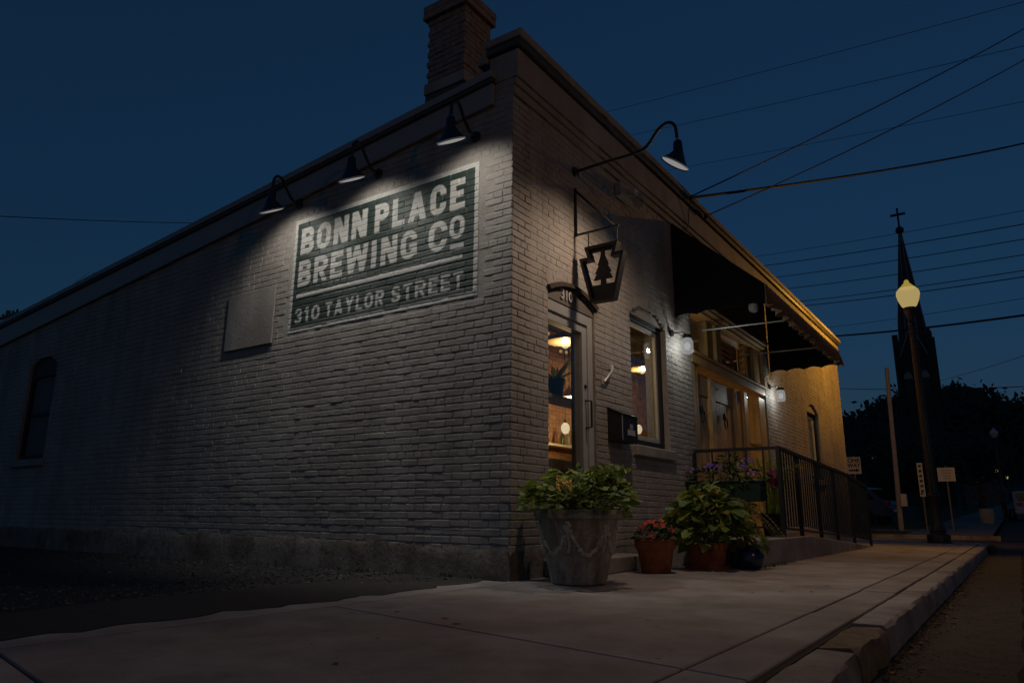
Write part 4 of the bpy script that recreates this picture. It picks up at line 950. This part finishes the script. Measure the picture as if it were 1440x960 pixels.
# 6 tall plants on the landing behind the railing
pl = thing('shrub_pot', 'dark pot with a dense green shrub on the landing by the plank doors', 'plant pot', (4.62, -.35, .28)); c = (4.62, -.35, .28)
MB().lathe([(.13, 0), (.17, .28), (.18, .30), (.16, .30)], c, 20).build('pot', DARKF, pl, smooth=True)
bush(pl, (4.62, -.38, .85), .24, .26, .52, 230, ls, (3, 3), (.8, 1.5), .3, base=(4.62, -.35, .5), lo=-.7)
pl = thing('grass_pot', 'pot of arching grass and a magenta leaved plant behind the railing corner', 'plant pot', (4.75, -.85, .28)); c = (4.75, -.85, .28)
MB().lathe([(.12, 0), (.16, .26), (.17, .28), (.15, .28)], c, 20).build('pot', DARKF, pl, smooth=True)
gb = MB()
for k in range(90):
    a = random.uniform(0, 2*PI); ln = random.uniform(.25, .48); b0 = Vector((c[0]+random.gauss(0, .05), c[1]+random.gauss(0, .05), .55)); d = Vector((math.cos(a), math.sin(a), 0)); h_ = random.uniform(.45, .78)
    P = [b0, b0+d*ln*.4+Vector((0, 0, h_*.7)), b0+d*ln*.8+Vector((0, 0, h_)), b0+d*ln*1.15+Vector((0, 0, h_*.85))]; sd_ = Vector((-d.y, d.x, 0))
    for q in range(3):
        w0, w1 = (.006, .005, .004, .001)[q], (.006, .005, .004, .001)[q+1]; gb.add([P[q]-sd_*w0, P[q]+sd_*w0, P[q+1]+sd_*w1, P[q+1]-sd_*w1], [(0, 1, 2, 3)])
gb.build('blade_tuft', LEAFA, pl)
mg = leaf_mesh('leaf', mat('magenta_leaf', (.22, .03, .09), .6, .3, 12), .16, .09, 3, .2, True)
for k in range(16): a = random.uniform(0, 2*PI); put('leaf', mg, (4.42+random.gauss(0, .03), -.98+random.gauss(0, .03), .85+random.uniform(0, .16)), (math.cos(a)*.5, math.sin(a)*.5, random.uniform(.6, 1.3)), random.gauss(0, .5), random.uniform(.7, 1.2), pl)
# indoor plant on the shelf
pl = thing('indoor_plant', 'arching leafy plant in a dark pot on the shelf inside the glass door', 'plant pot', (1.75, .6, 1.776)); c = (1.75, .6, 1.776)
MB().lathe([(.07, 0), (.10, .20), (.105, .22), (.09, .22)], c, 18).build('pot', mat('dark_clay', (.05, .03, .02), .7, .2, 10), pl, smooth=True)
lg = leaf_mesh('leaf', LEAFA, .30, .05, 3, .35, True)
for k in range(22): a = random.uniform(0, 2*PI); put('leaf', lg, (1.75, .6, 1.98), (math.cos(a), math.sin(a), random.uniform(.0, 1.8)), random.gauss(0, .4), random.uniform(.6, 1.15), pl)

# ------------------------------------------------------------------ street lamp and the far side of the side street
def street_lamp(name, label, x, y, z0, lit, power, H=5.6, group='globe street lamps'):
    t = thing(name, label, 'street lamp', (x, y, z0), group); c = (x, y, z0); k = H/5.6
    MB().lathe([(.23*k, -.02), (.23*k, .015), (.21*k, .02), (.215*k, .14), (.205*k, .17), (.15*k, .20), (.145*k, .23), (.165*k, .25), (.14*k, .30), (.115*k, .42), (.105*k, .95), (.118*k, .97), (.118*k, 1.0), (.09*k, 1.04)], c, 24).build('base', IRONP, t, smooth=True)
    MB().lathe([(.088*k, 1.03), (.062*k, 4.45*k), (.055*k, 4.6*k)], c, 48, 12, .06).build('shaft', IRONP, t)
    MB().lathe([(.055*k, 4.55*k), (.085*k, 4.6*k), (.06*k, 4.66*k), (.11*k, 4.86*k), (.13*k, 4.90*k), (.125*k, 4.955*k), (.10*k, 4.957*k)], c, 24).build('collar', IRONP, t, smooth=True)
    gm_ = (globe_mat('lit_far_globe', (1., .72, .25), .30, .5) if H < 5 else globe_mat('lit_street_globe', (1., .74, .28), .27, .45)) if lit else mat('unlit_globe', (.45, .43, .42), .3, .05, 4)
    MB().lathe([(.11*k, 4.96*k), (.15*k, 5.0*k), (.205*k, 5.13*k), (.235*k, 5.26*k), (.22*k, 5.34*k), (.17*k, 5.40*k)], c, 28).build('globe', gm_, t, smooth=True)
    cap_m = globe_mat('lit_street_globe_cap', (1., .74, .14), .20, .6) if lit else gm_
    MB().lathe([(.168*k, 5.402*k), (.12*k, 5.45*k), (.075*k, 5.50*k), (.05*k, 5.53*k), (.045*k, 5.57*k), (.01*k, 5.60*k)], c, 24).build('globe_cap', cap_m, t, smooth=True)
    if lit: lamp('bulb_light', 'POINT', (x, y, z0+5.2*k), power, (1., .46, .05), t, .06)
    return t
street_lamp('street_lamp', 'nearest globe street lamp, lit orange, in front of the church spire', 13.4, -1.97, 0, True, 900., 5.94)
street_lamp('street_lamp', 'added unseen fill lamp across the road, behind the viewer, shaped as a globe street lamp', -6.0, -11.4, -.14, True, 430., 5.94)  # added out of view to brighten the planter and front pavement
GR = .022
def far_z(x): return max(0., (x-22)*GR)
mb = MB(); vs = []
for x in (21.95, 30, 60, 140): vs += [(x, -.3, far_z(x)-.01), (x, 60, far_z(x)-.01)]
lawn = mb.add(vs, [(0, 1, 3, 2), (2, 3, 5, 4), (4, 5, 7, 6)]).build('lawn', mat('lawn_soil', (.03, .035, .014), 1, .4, 4, .5, 30), None); struct(lawn)
gl = MB()
for i in range(2600): x = 22.1+random.random()**2*14; blades(gl, x, random.uniform(-.3, 8), far_z(x)-.01, 2, .10, .03)
o = gl.build('grass', GRASS, None, kind='stuff'); tag(o, 'short grass on the lawn across the side street', 'grass')
def strip(name, xs_, ya, yb, dz, m_):
    vs = []
    for x in xs_: vs += [(x, ya, far_z(x)+dz), (x, yb, far_z(x)+dz)]
    return struct(MB().add(vs, [(2*i, 2*i+1, 2*i+3, 2*i+2) for i in range(len(xs_)-1)]).build(name, m_, None))
strip('far_sidewalk', [21.95, 26, 34, 60, 140], -2.7, -.32, .0, mat('dimmed_far_concrete', (.17, .145, .125), .9, .25, 2, .3, 40))  # sidewalk concrete made darker: dimming towards the picture edge is put into the colour
strip('far_verge', [21.95, 26, 34, 60, 140], -12, -2.72, -.13, ASPH)
MB().box(21.88, -2.9, -.2, 22.02, 40, -.006).build('kerb_stone', CONC2, bed)
strip('garden_path', [24.6, 25.8], -.29, 6, .004, CONC)
def sign_post(name, label, x, y, z0, z1, w_, h_, dirv, build, cat='sign'):
    t = thing(name, label, cat, (x, y, z0)); MB().cone((x, y, z0), (x, y, z1+.05), .025, n=8).build('post', POLEW, t); return t
def facing(x, y): v = Vector((cam.location.x-x, cam.location.y-y, 0)).normalized(); return v
def plate(t, x, y, zc, w_, h_, m_, yaw_off=0.):
    v = Vector((-1, 0, 0)); v.rotate(Euler((0, 0, yaw_off))); s_ = Vector((-v.y, v.x, 0)); c = Vector((x, y, zc))+v*.04
    P = [c-s_*w_/2-Vector((0, 0, h_/2)), c+s_*w_/2-Vector((0, 0, h_/2)), c+s_*w_/2+Vector((0, 0, h_/2)), c-s_*w_/2+Vector((0, 0, h_/2))]
    mb = MB(); mb.add([p for p in P]+[p-v*.006 for p in P], [(0, 1, 2, 3), (7, 6, 5, 4), (0, 4, 5, 1), (1, 5, 6, 2), (2, 6, 7, 3), (3, 7, 4, 0)]); return mb.build('plate', m_, t), c, v
x, y = 23.58, 1.24
t = sign_post('one_way_sign', 'white one way sign with black arrow right beside the building end', x, y, .03, 2.62, 0, 0, 0, 0)
p_, c, v = plate(t, x, y, 2.33, .46, .60, WHITE)
rz = -PI/2
text('letters', 'ONE', .20, c+v*.004+Vector((0, 0, .18)), (PI/2, 0, rz), BLACKP, p_, .001, .95, bold=.006); text('letters', 'WAY', .20, c+v*.004+Vector((0, 0, .0)), (PI/2, 0, rz), BLACKP, p_, .001, .9, bold=.006)
def yz_poly(name, pts, m_, par, c, v):
    s_ = Vector((0, -1, 0)); MB().add([c+v*.005+s_*a+Vector((0, 0, b_)) for a, b_ in pts], [tuple(range(len(pts)))]).build(name, m_, par)
yz_poly('arrow', [(-.18, -.20), (.06, -.20), (.06, -.24), (.18, -.17), (.06, -.10), (.06, -.14), (-.18, -.14)], BLACKP, p_, c, v)
x, y = 23.86, -.80
t = sign_post('narrow_sign', 'narrow upright white sign left of the street lamp foot', x, y, .02, 2.3, 0, 0, 0, 0); p_, c, v = plate(t, x, y, 1.80, .17, 1.15, WHITE)
for k in range(6): yz_poly('letters', [(-.05, .42-k*.17), (.04, .42-k*.17), (.05, .50-k*.17), (-.03, .52-k*.17)], BLACKP, p_, c, v)
yz_poly('arrow', [(-.06, -.5), (.02, -.5), (.02, -.46), (-.06, -.44)], BLACKP, p_, c, v)
x, y = 23.9, -1.57
t = sign_post('notice_sign', 'square white parking notice right of the street lamp', x, y, .02, 2.2, 0, 0, 0, 0); p_, c, v = plate(t, x, y, 1.96, .52, .46, WHITE)
GT = mat('faded_ink', (.25, .24, .24), .6, 0)
for k in range(4): yz_poly('letters', [(-.17+.03*k, .12-k*.09), (.17-.02*k, .12-k*.09), (.17-.02*k, .15-k*.09), (-.17+.03*k, .15-k*.09)], GT, p_, c, v)
t = thing('wooden_pole', 'pale bare wooden pole leaning behind the street lamp', 'pole', (24.75, .08, 0)); MB().cone((24.75, .10, .0), (24.77, -.03, 6.0),   .09, .07, 14).build('shaft', mat('bleached_pole', (.34, .29, .25), .9, .2, 8), t, smooth=True)
MB().box(24.52, -.22, .9, 24.64, .0, 1.35).build('meter_box', ALU, t, bevel=.02)
# far lamps
street_lamp('street_lamp', 'unlit globe street lamp far along the pavement at the right edge', 46.96, -2.78, .42, False, 0, 5.4)
street_lamp('street_lamp', 'small lit street lamp far away, left one of the lit pair at the right edge', 70, -2.3, far_z(70)-.3, True, 8., 3.95)
street_lamp('street_lamp', 'small lit street lamp farthest away, right one of the lit pair at the right edge', 85, -2.76, far_z(85)-.4, True, 8., 3.85)
# barrel planter with a flowering bush
c = (34.94, -2.22, far_z(34.94)); pl = thing('barrel_planter', 'pale barrel planter with a round reddish bush far along the pavement', 'planter', c)
MB().lathe([(.24, 0), (.30, .28), (.30, .45), (.27, .66), (.24, .66)], c, 20).build('barrel', mat('pale_barrel', (.42, .34, .22), .7, .2, 10), pl, smooth=True)
fb_ = MB(); MB().cone((c[0], c[1], c[2]+.6), (c[0], c[1], c[2]+1.6), .04, n=6).build('stem', BARK, pl)
for i in range(420):
    p = Vector((random.gauss(0, .36), random.gauss(0, .42), random.gauss(0, .30))); q = Vector((c[0], c[1], c[2]+1.35))+p; a = Vector((random.gauss(0, 1), random.gauss(0, 1), random.gauss(0, 1))).normalized(); b_ = a.orthogonal().normalized(); s_ = .06
    fb_.add([q-a*s_, q+b_*s_*.6, q+a*s_, q-b_*s_*.6], [(0, 1, 2, 3)])
fb_.build('foliage', mat('russet_leaf', (.14, .055, .03), .7, .4, 5), pl)
# parked cars
def car(name, label, x, y, z, rz, body, lit):
    t = thing(name, label, 'car', (0, 0, 0), 'parked cars'); bm_ = mat('car_paint_'+name+label[:5].strip(), body, .25, .02, 4, spec=.6)
    prof = [(-2.25, .35), (2.25, .35), (2.3, .75), (2.1, .95), (1.2, 1.02), (.55, 1.55), (-1.5, 1.6), (-2.15, 1.05), (-2.3, .8)]
    MB().prism(prof, 'y', -.88, .88).build('body', bm_, t, bevel=.06, seg=2)
    MB().prism([(1.05, 1.03), (.5, 1.49), (-1.42, 1.53), (-1.85, 1.08)], 'y', -.89, .89).build('side_window', mat('dark_car_glass', (.01, .01, .012), .08, 0, spec=.6), t)
    MB().box(-2.21, -.72, 1.10, -1.55, .72, 1.50).build('rear_window', mat('dark_car_glass', (.01, .01, .012), .08, 0), t)
    for wx in (-1.4, 1.4):
        for wy in (-.9, .9):
            w_ = MB().cone((wx, wy-.1, .33), (wx, wy+.1, .33), .33, n=20).build('wheel', BLACKP, t); MB().cone((wx, wy-.105, .33), (wx, wy+.105, .33), .19, n=14).build('rim', ALU, w_)
    for wy in (-.65, .65):
        MB().box(-2.34, wy-.14, .80, -2.2, wy+.14, .98).build('tail_light', mat('tail_red', (.3, .02, .02), .3, 0), t); MB().box(2.2, wy-.16, .68, 2.33, wy+.16, .82).build('headlight', WHITE, t)
    MB().box(-2.33, -.26, .55, -2.29, .26, .68).build('number_plate', WHITE, t)
    t.location = (x, y, z); t.rotation_euler = (0, 0, rz); return t
car('parked_car', 'pale parked car cut off by the right edge of the picture', 46.5, -4.0, far_z(46.5)-.13, R_(4), (.45, .43, .42), False)
car('parked_car', 'dark blue parked car far behind the ramp railing end', 31.5, 3.2, far_z(31.5), R_(75), (.05, .06, .10), False)

# ------------------------------------------------------------------ church
ch = thing('church', 'dark church tower and tall spire with cross behind the street lamp', 'church', (104.6, 5.55, 2)); X, Y = 104.6, 5.55
hw = 2.02
MB().box(X-hw, Y-hw, 2, X+hw, Y+hw, 20.6).build('tower', CHURCH, ch)
for sx in (-1, 1):
    for sy in (-1, 1): bx_ = MB(); bx_.box(X+sx*hw-.33, Y+sy*hw-.33, 2, X+sx*hw+.33, Y+sy*hw+.33, 24.6); bx_.build('pinnacle', CHURCH, ch)
for k, (dx, dy) in enumerate(((-1, 0), (0, -1))):
    g_ = MB()
    if dx: g_.prism([(Y-hw, 20.6), (Y+hw, 20.6), (Y, 25.6)], 'x', X-hw-.05, X-hw+.8)
    else: g_.prism([(X-hw, 20.6), (X+hw, 20.6), (X, 25.6)], 'y', Y-hw-.05, Y-hw+.8)
    g_.build('gable', CHURCH, ch)
for s_ in (-1, 1): MB().tube([(X-hw-.08, Y+s_*hw, 20.7), (X-hw-.08, Y, 25.7)], .09, 6).build('gable_coping', TRIM, ch)
for yy in (Y-1.0, Y+1.0): MB().prism(arch_poly(yy-.5, yy+.5, 16.6, 18.6, 19.4), 'x', X-hw-.04, X-hw+.1).build('belfry_window', SLATE, ch); MB().prism([(yy-.56, 18.5), (yy+.56, 18.5), (yy+.4, 19.1), (yy, 19.55), (yy-.4, 19.1)], 'x', X-hw-.06, X-hw-.045).build('window_head', TRIM, ch)
rg = lambda rr_, z: [(X+rr_*math.cos(PI/8+PI/4*i), Y+rr_*math.sin(PI/8+PI/4*i), z) for i in range(8)]
MB().ring_loft([rg(2.05, 20.6), rg(1.68, 26.5), rg(.18, 39.6)]).build('spire', SLATE, ch)
for i in range(8):
    a = PI/8+PI/4*i; P = lambda rr_, z: (X+rr_*math.cos(a), Y+rr_*math.sin(a), z); MB().tube([P(2.05, 20.6), P(1.69, 26.5), P(.19, 39.6)], .06, 5).build('spire_rib', TRIM, ch)
MB().lathe([(.16, 0), (.30, .3), (.20, .6), (.55, 1.0), (.5, 1.5), (.15, 1.8), (.05, 2.0)], (X, Y, 38.9), 12).build('ball_finial', SLATE, ch, smooth=True)
MB().box(X-.1, Y-.12, 40.8, X+.1, Y+.12, 43.5).build('cross', SLATE, ch); MB().box(X-.11, Y-.95, 42.35, X+.11, Y+.95, 42.65).build('cross', SLATE, ch)
# ------------------------------------------------------------------ trees and wooded hill
def hill_z(y): return 28.5+2.5*math.sin(y*.05+1)+1.8*math.sin(y*.13)+1.5*math.sin(y*.31)
vs = []; fs = []; ys = list(np.arange(-160, 300, 6)); 
for xi, (x, k) in enumerate(((132, -.09), (150, .05), (180, .35), (215, .75), (250, 1.0), (330, 1.0))):
    for y in ys: vs.append((x, y, 2+hill_z(y)*k+random.gauss(0, .8)))
n = len(ys); fs = [(a*n+b_, a*n+b_+1, (a+1)*n+b_+1, (a+1)*n+b_) for a in range(5) for b_ in range(n-1)]
struct(MB().add(vs, fs).build('hill', LEAFD, None))
fv, ff = [], []
for i in range(11000):
    y = random.uniform(-60, 130); t_ = random.random()**.6; x = 165+85*t_; k = float(np.interp(x, [150, 180, 215, 250], [.05, .35, .75, 1])); zc = 2+hill_z(y)*k
    R0 = random.uniform(2.2, 4.5); q = Vector((x+random.gauss(0, 1), y, zc+abs(random.gauss(0, 1.9))))
    for _ in range(5):
        a = Vector((random.gauss(0, 1), random.gauss(0, 1), random.gauss(0, 1))).normalized(); b_ = a.orthogonal().normalized(); p = q+Vector((random.gauss(0, R0*.45), random.gauss(0, R0*.45), random.gauss(0, R0*.35))); s_ = random.uniform(.5, 1.1); o = len(fv)
        fv += [tuple(p-a*s_), tuple(p+b_*s_*.7), tuple(p+a*s_), tuple(p-b_*s_*.7)]; ff.append((o, o+1, o+2, o+3))
me = bpy.data.meshes.new('woodland'); me.from_pydata(fv, [], ff); me.materials.append(LEAFD); o = link('woodland', me, None, 'stuff'); tag(o, 'dark wooded hillside behind the church', 'woodland')
def tree(label, x, y, z, H, R0, seed):
    random.seed(seed); t = thing('street_tree', label, 'tree', (x, y, z), 'dark trees across the side street')
    mb = MB(); mb.tube([(x, y, z), (x+.1, y+.05, z+H*.3), (x+.05, y-.1, z+H*.7)], [.22, .17, .07], 8)
    for k in range(7):
        a = random.uniform(0, 2*PI); h0 = z+H*random.uniform(.3, .6); mb.tube([(x+.05, y, h0), (x+math.cos(a)*R0*.45, y+math.sin(a)*R0*.45, h0+H*.14), (x+math.cos(a)*R0*.8, y+math.sin(a)*R0*.8, h0+H*.2)], [.09, .05, .02], 6)
    mb.build('trunk', BARK, t)
    cv, cf = [], []
    cl_ = [Vector((x+R0*.8*random.uniform(-1, 1)*.8, y+R0*.8*random.uniform(-1, 1), z+H*.66+H*.24*random.uniform(-1, 1))) for _ in range(34)]
    for c_ in cl_:
        for _ in range(90):
            p = c_+Vector((random.uniform(-1, 1)*R0*.30, random.uniform(-1, 1)*R0*.30, random.uniform(-1, 1)*R0*.24)); a = Vector((random.gauss(0, 1), random.gauss(0, 1), random.gauss(0, .6))).normalized(); b_ = a.orthogonal().normalized(); s_ = random.uniform(.10, .20); o = len(cv)
            cv += [tuple(p-a*s_), tuple(p+b_*s_*.55), tuple(p+a*s_), tuple(p-b_*s_*.55)]; cf.append((o, o+1, o+2, o+3))
    MB().add(cv, cf).build('crown', LEAFD, t); return t
tree('dark tree at the building end, left of the bare wooden pole', 40, 7.6, .4, 4.8, 2.6, 1); tree('dark tree between the wooden pole and the church tower', 62, 6.4, .9, 7.5, 3.6, 2)
tree('dark tree at the right foot of the church tower', 78, .8, 1.2, 8.5, 3.8, 3); tree('dark tree right of the church, above the far street lamps', 66, -2.6+1.6, 1.0, 6.0, 3.0, 4); tree('dark tree at the left foot of the church tower', 84, 9.8, 1.4, 8.5, 3.8, 5); tree('low dark tree behind the narrow sign', 44, 1.2, .5, 4.6, 2.4, 6)
random.seed(11)
# ------------------------------------------------------------------ utility poles and wires
def utility(label, x, y, z0, z1, arms):
    t = thing('utility_pole', label, 'utility pole', (x, y, z0), 'utility poles'); MB().cone((x, y, z0), (x, y, z1), .16, .11, 10).build('shaft', POLEW, t, smooth=True)
    for za in arms:
        MB().box(x-.06, y-1.2, za-.06, x+.06, y+1.2, za+.06).build('crossarm', POLEW, t)
        for d in (-1.1, -.6, .6, 1.1): MB().lathe([(.05, 0), (.06, .08), (.03, .16)], (x, y+d, za+.06), 8).build('insulator', BLACKM, t)
    return t
def house(label, x, y, z, w_, h_, rz, win):
    t = thing('house', label, 'house', (0, 0, 0), 'houses on the hillside'); MB().box(-w_/2, -w_*.6, 0, w_/2, w_*.6, h_).build('wall', CHURCH, t)
    MB().prism([(-w_*.68, h_), (w_*.68, h_), (0, h_+w_*.42)], 'x', -w_*.54, w_*.54).build('roof', SLATE, t)
    for (yy, zz, lit) in win:
        f_ = MB().box(-w_/2-.08, yy-.5, zz-.75, -w_/2+.05, yy+.5, zz+.75).build('window', TRIM, t); MB().box(-w_/2-.10, yy-.4, zz-.65, -w_/2-.085, yy+.4, zz+.65).build('pane', emis('lit_window', (1., .5, .15), .10) if lit else SLATE, f_)
    t.location = (x, y, z); t.rotation_euler = (0, 0, rz)
house('dark house with one lit window low on the hillside left of the lamp post', 158, 10.5, 8.0, 7, 5.0, .2, ((-1.8, 3.6, True), (1.8, 3.6, False)))
house('dark house with a dim lit window on the hillside beside the building end', 162, 17.5, 9.0, 7, 5.0, -.2, ((-1.5, 3.4, False), (1.6, 3.4, True)))
utility('utility pole with two crossarms peeking over the roof at the far left', 9.84, 38.98, 0, 10.75, (10.0, 10.45)); utility('utility pole whose crossarm tip shows over the roof edge', 19.3, 51.5, 0, 17.9, (17.55,))
def px_ray(px_, py, d):
    v = r*((px_-720)/1010)+u*(-(py-480)/1010)+f; v = v/math.hypot(v.x, v.y); return cam.location+v*d
def wire(label, p0, p1, rad, sag=.3, ext=(0., 0.)):
    p0, p1 = Vector(p0), Vector(p1); d = p1-p0; a = p0-d*ext[0]; b_ = p1+d*ext[1]
    pts = [a+(b_-a)*t+Vector((0, 0, -sag*4*t*(1-t))) for t in np.linspace(0, 1, 14)]
    o = MB().tube(pts, rad, 5).build('wire', mat('wire_black', (.012, .012, .014), .6, 0), None); tag(o, label, 'wire', 'overhead wires'); return o
W_ = [((848, 157), (1440, 0), .010, 'highest thin wire crossing the top right of the sky'), ((880, 190), (1440, 62), .010, 'second highest thin wire, passing behind the long lamp arm'), ((935, 238), (1440, 140), .009, 'thin wire crossing behind the two drop cables'),
      ((1055, 360), (1440, 293), .009, 'faint top wire of the bundle above the spire'), ((1072, 372), (1440, 312), .016, 'second wire of the bundle, crossing the upper spire'), ((1090, 388), (1440, 333), .014, 'third wire of the bundle, crossing the spire'),
      ((1105, 404), (1440, 355), .014, 'fourth wire of the bundle, crossing just above the globe'), ((1122, 422), (1440, 377), .014, 'upper of two close wires meeting the lamp globe'), ((1128, 428), (1440, 386), .016, 'lower of two close wires meeting the lamp globe'),
      ((1165, 458), (1440, 416), .008, 'thin wire just under the lamp globe'), ((1178, 470), (1440, 440), .035, 'thick cable below the lamp globe, at the cornice end'), ((1185, 544), (1440, 540), .012, 'nearly level wire low behind the church tower')]
for (a, b_, rad, lb) in W_: wire(lb, px_ray(*a, 40), px_ray(*b_, 31), rad*1.25, .15, (.25, .25))
wire('short steep wire right of the church tower', px_ray(1318, 536, 60), px_ray(1440, 498, 45), .014, .1, (.02, .3))
wire('steep drop cable from the cornice to the top right', (4.35, -.13, 5.02), px_ray(1440, 37, 16), .011, .1, (0, .2))
wire('heavy twisted service cable from the cornice to the right edge', (4.35, -.13, 5.0), px_ray(1440, 198, 20), .022, .12, (0, .2))
wire('lower steep drop cable from the cornice to the right', (4.95, -.13, 4.93), px_ray(1440, 80, 16), .010, .12, (0, .2))
wire('lone wire over the roof at the left', px_ray(0, 302, 30), px_ray(300, 312, 38), .016, .12, (.2, .3))
wire('faint wire running down to the left utility pole', px_ray(0, 440, 44), px_ray(125, 383, 60), .012, .6, (.2, 0))
ins = thing('cable_anchor', 'small insulators and hanging wire where cables meet the front cornice', 'insulator', (4.4, -.1, 4.9))
for x, z in ((4.35, 5.0), (4.95, 4.93)): MB().lathe([(.012, -.05), (.03, -.03), (.03, .02), (.012, .04)], (x, -.14, z), 10).build('insulator', BLACKM, ins)
MB().tube(bez([(4.35, -.14, 4.97), (4.32, -.10, 4.8), (4.36, -.075, 4.62), (4.33, -.03, 4.5)], 6), .006, 5).build('cable_tail', BLACKM, ins)
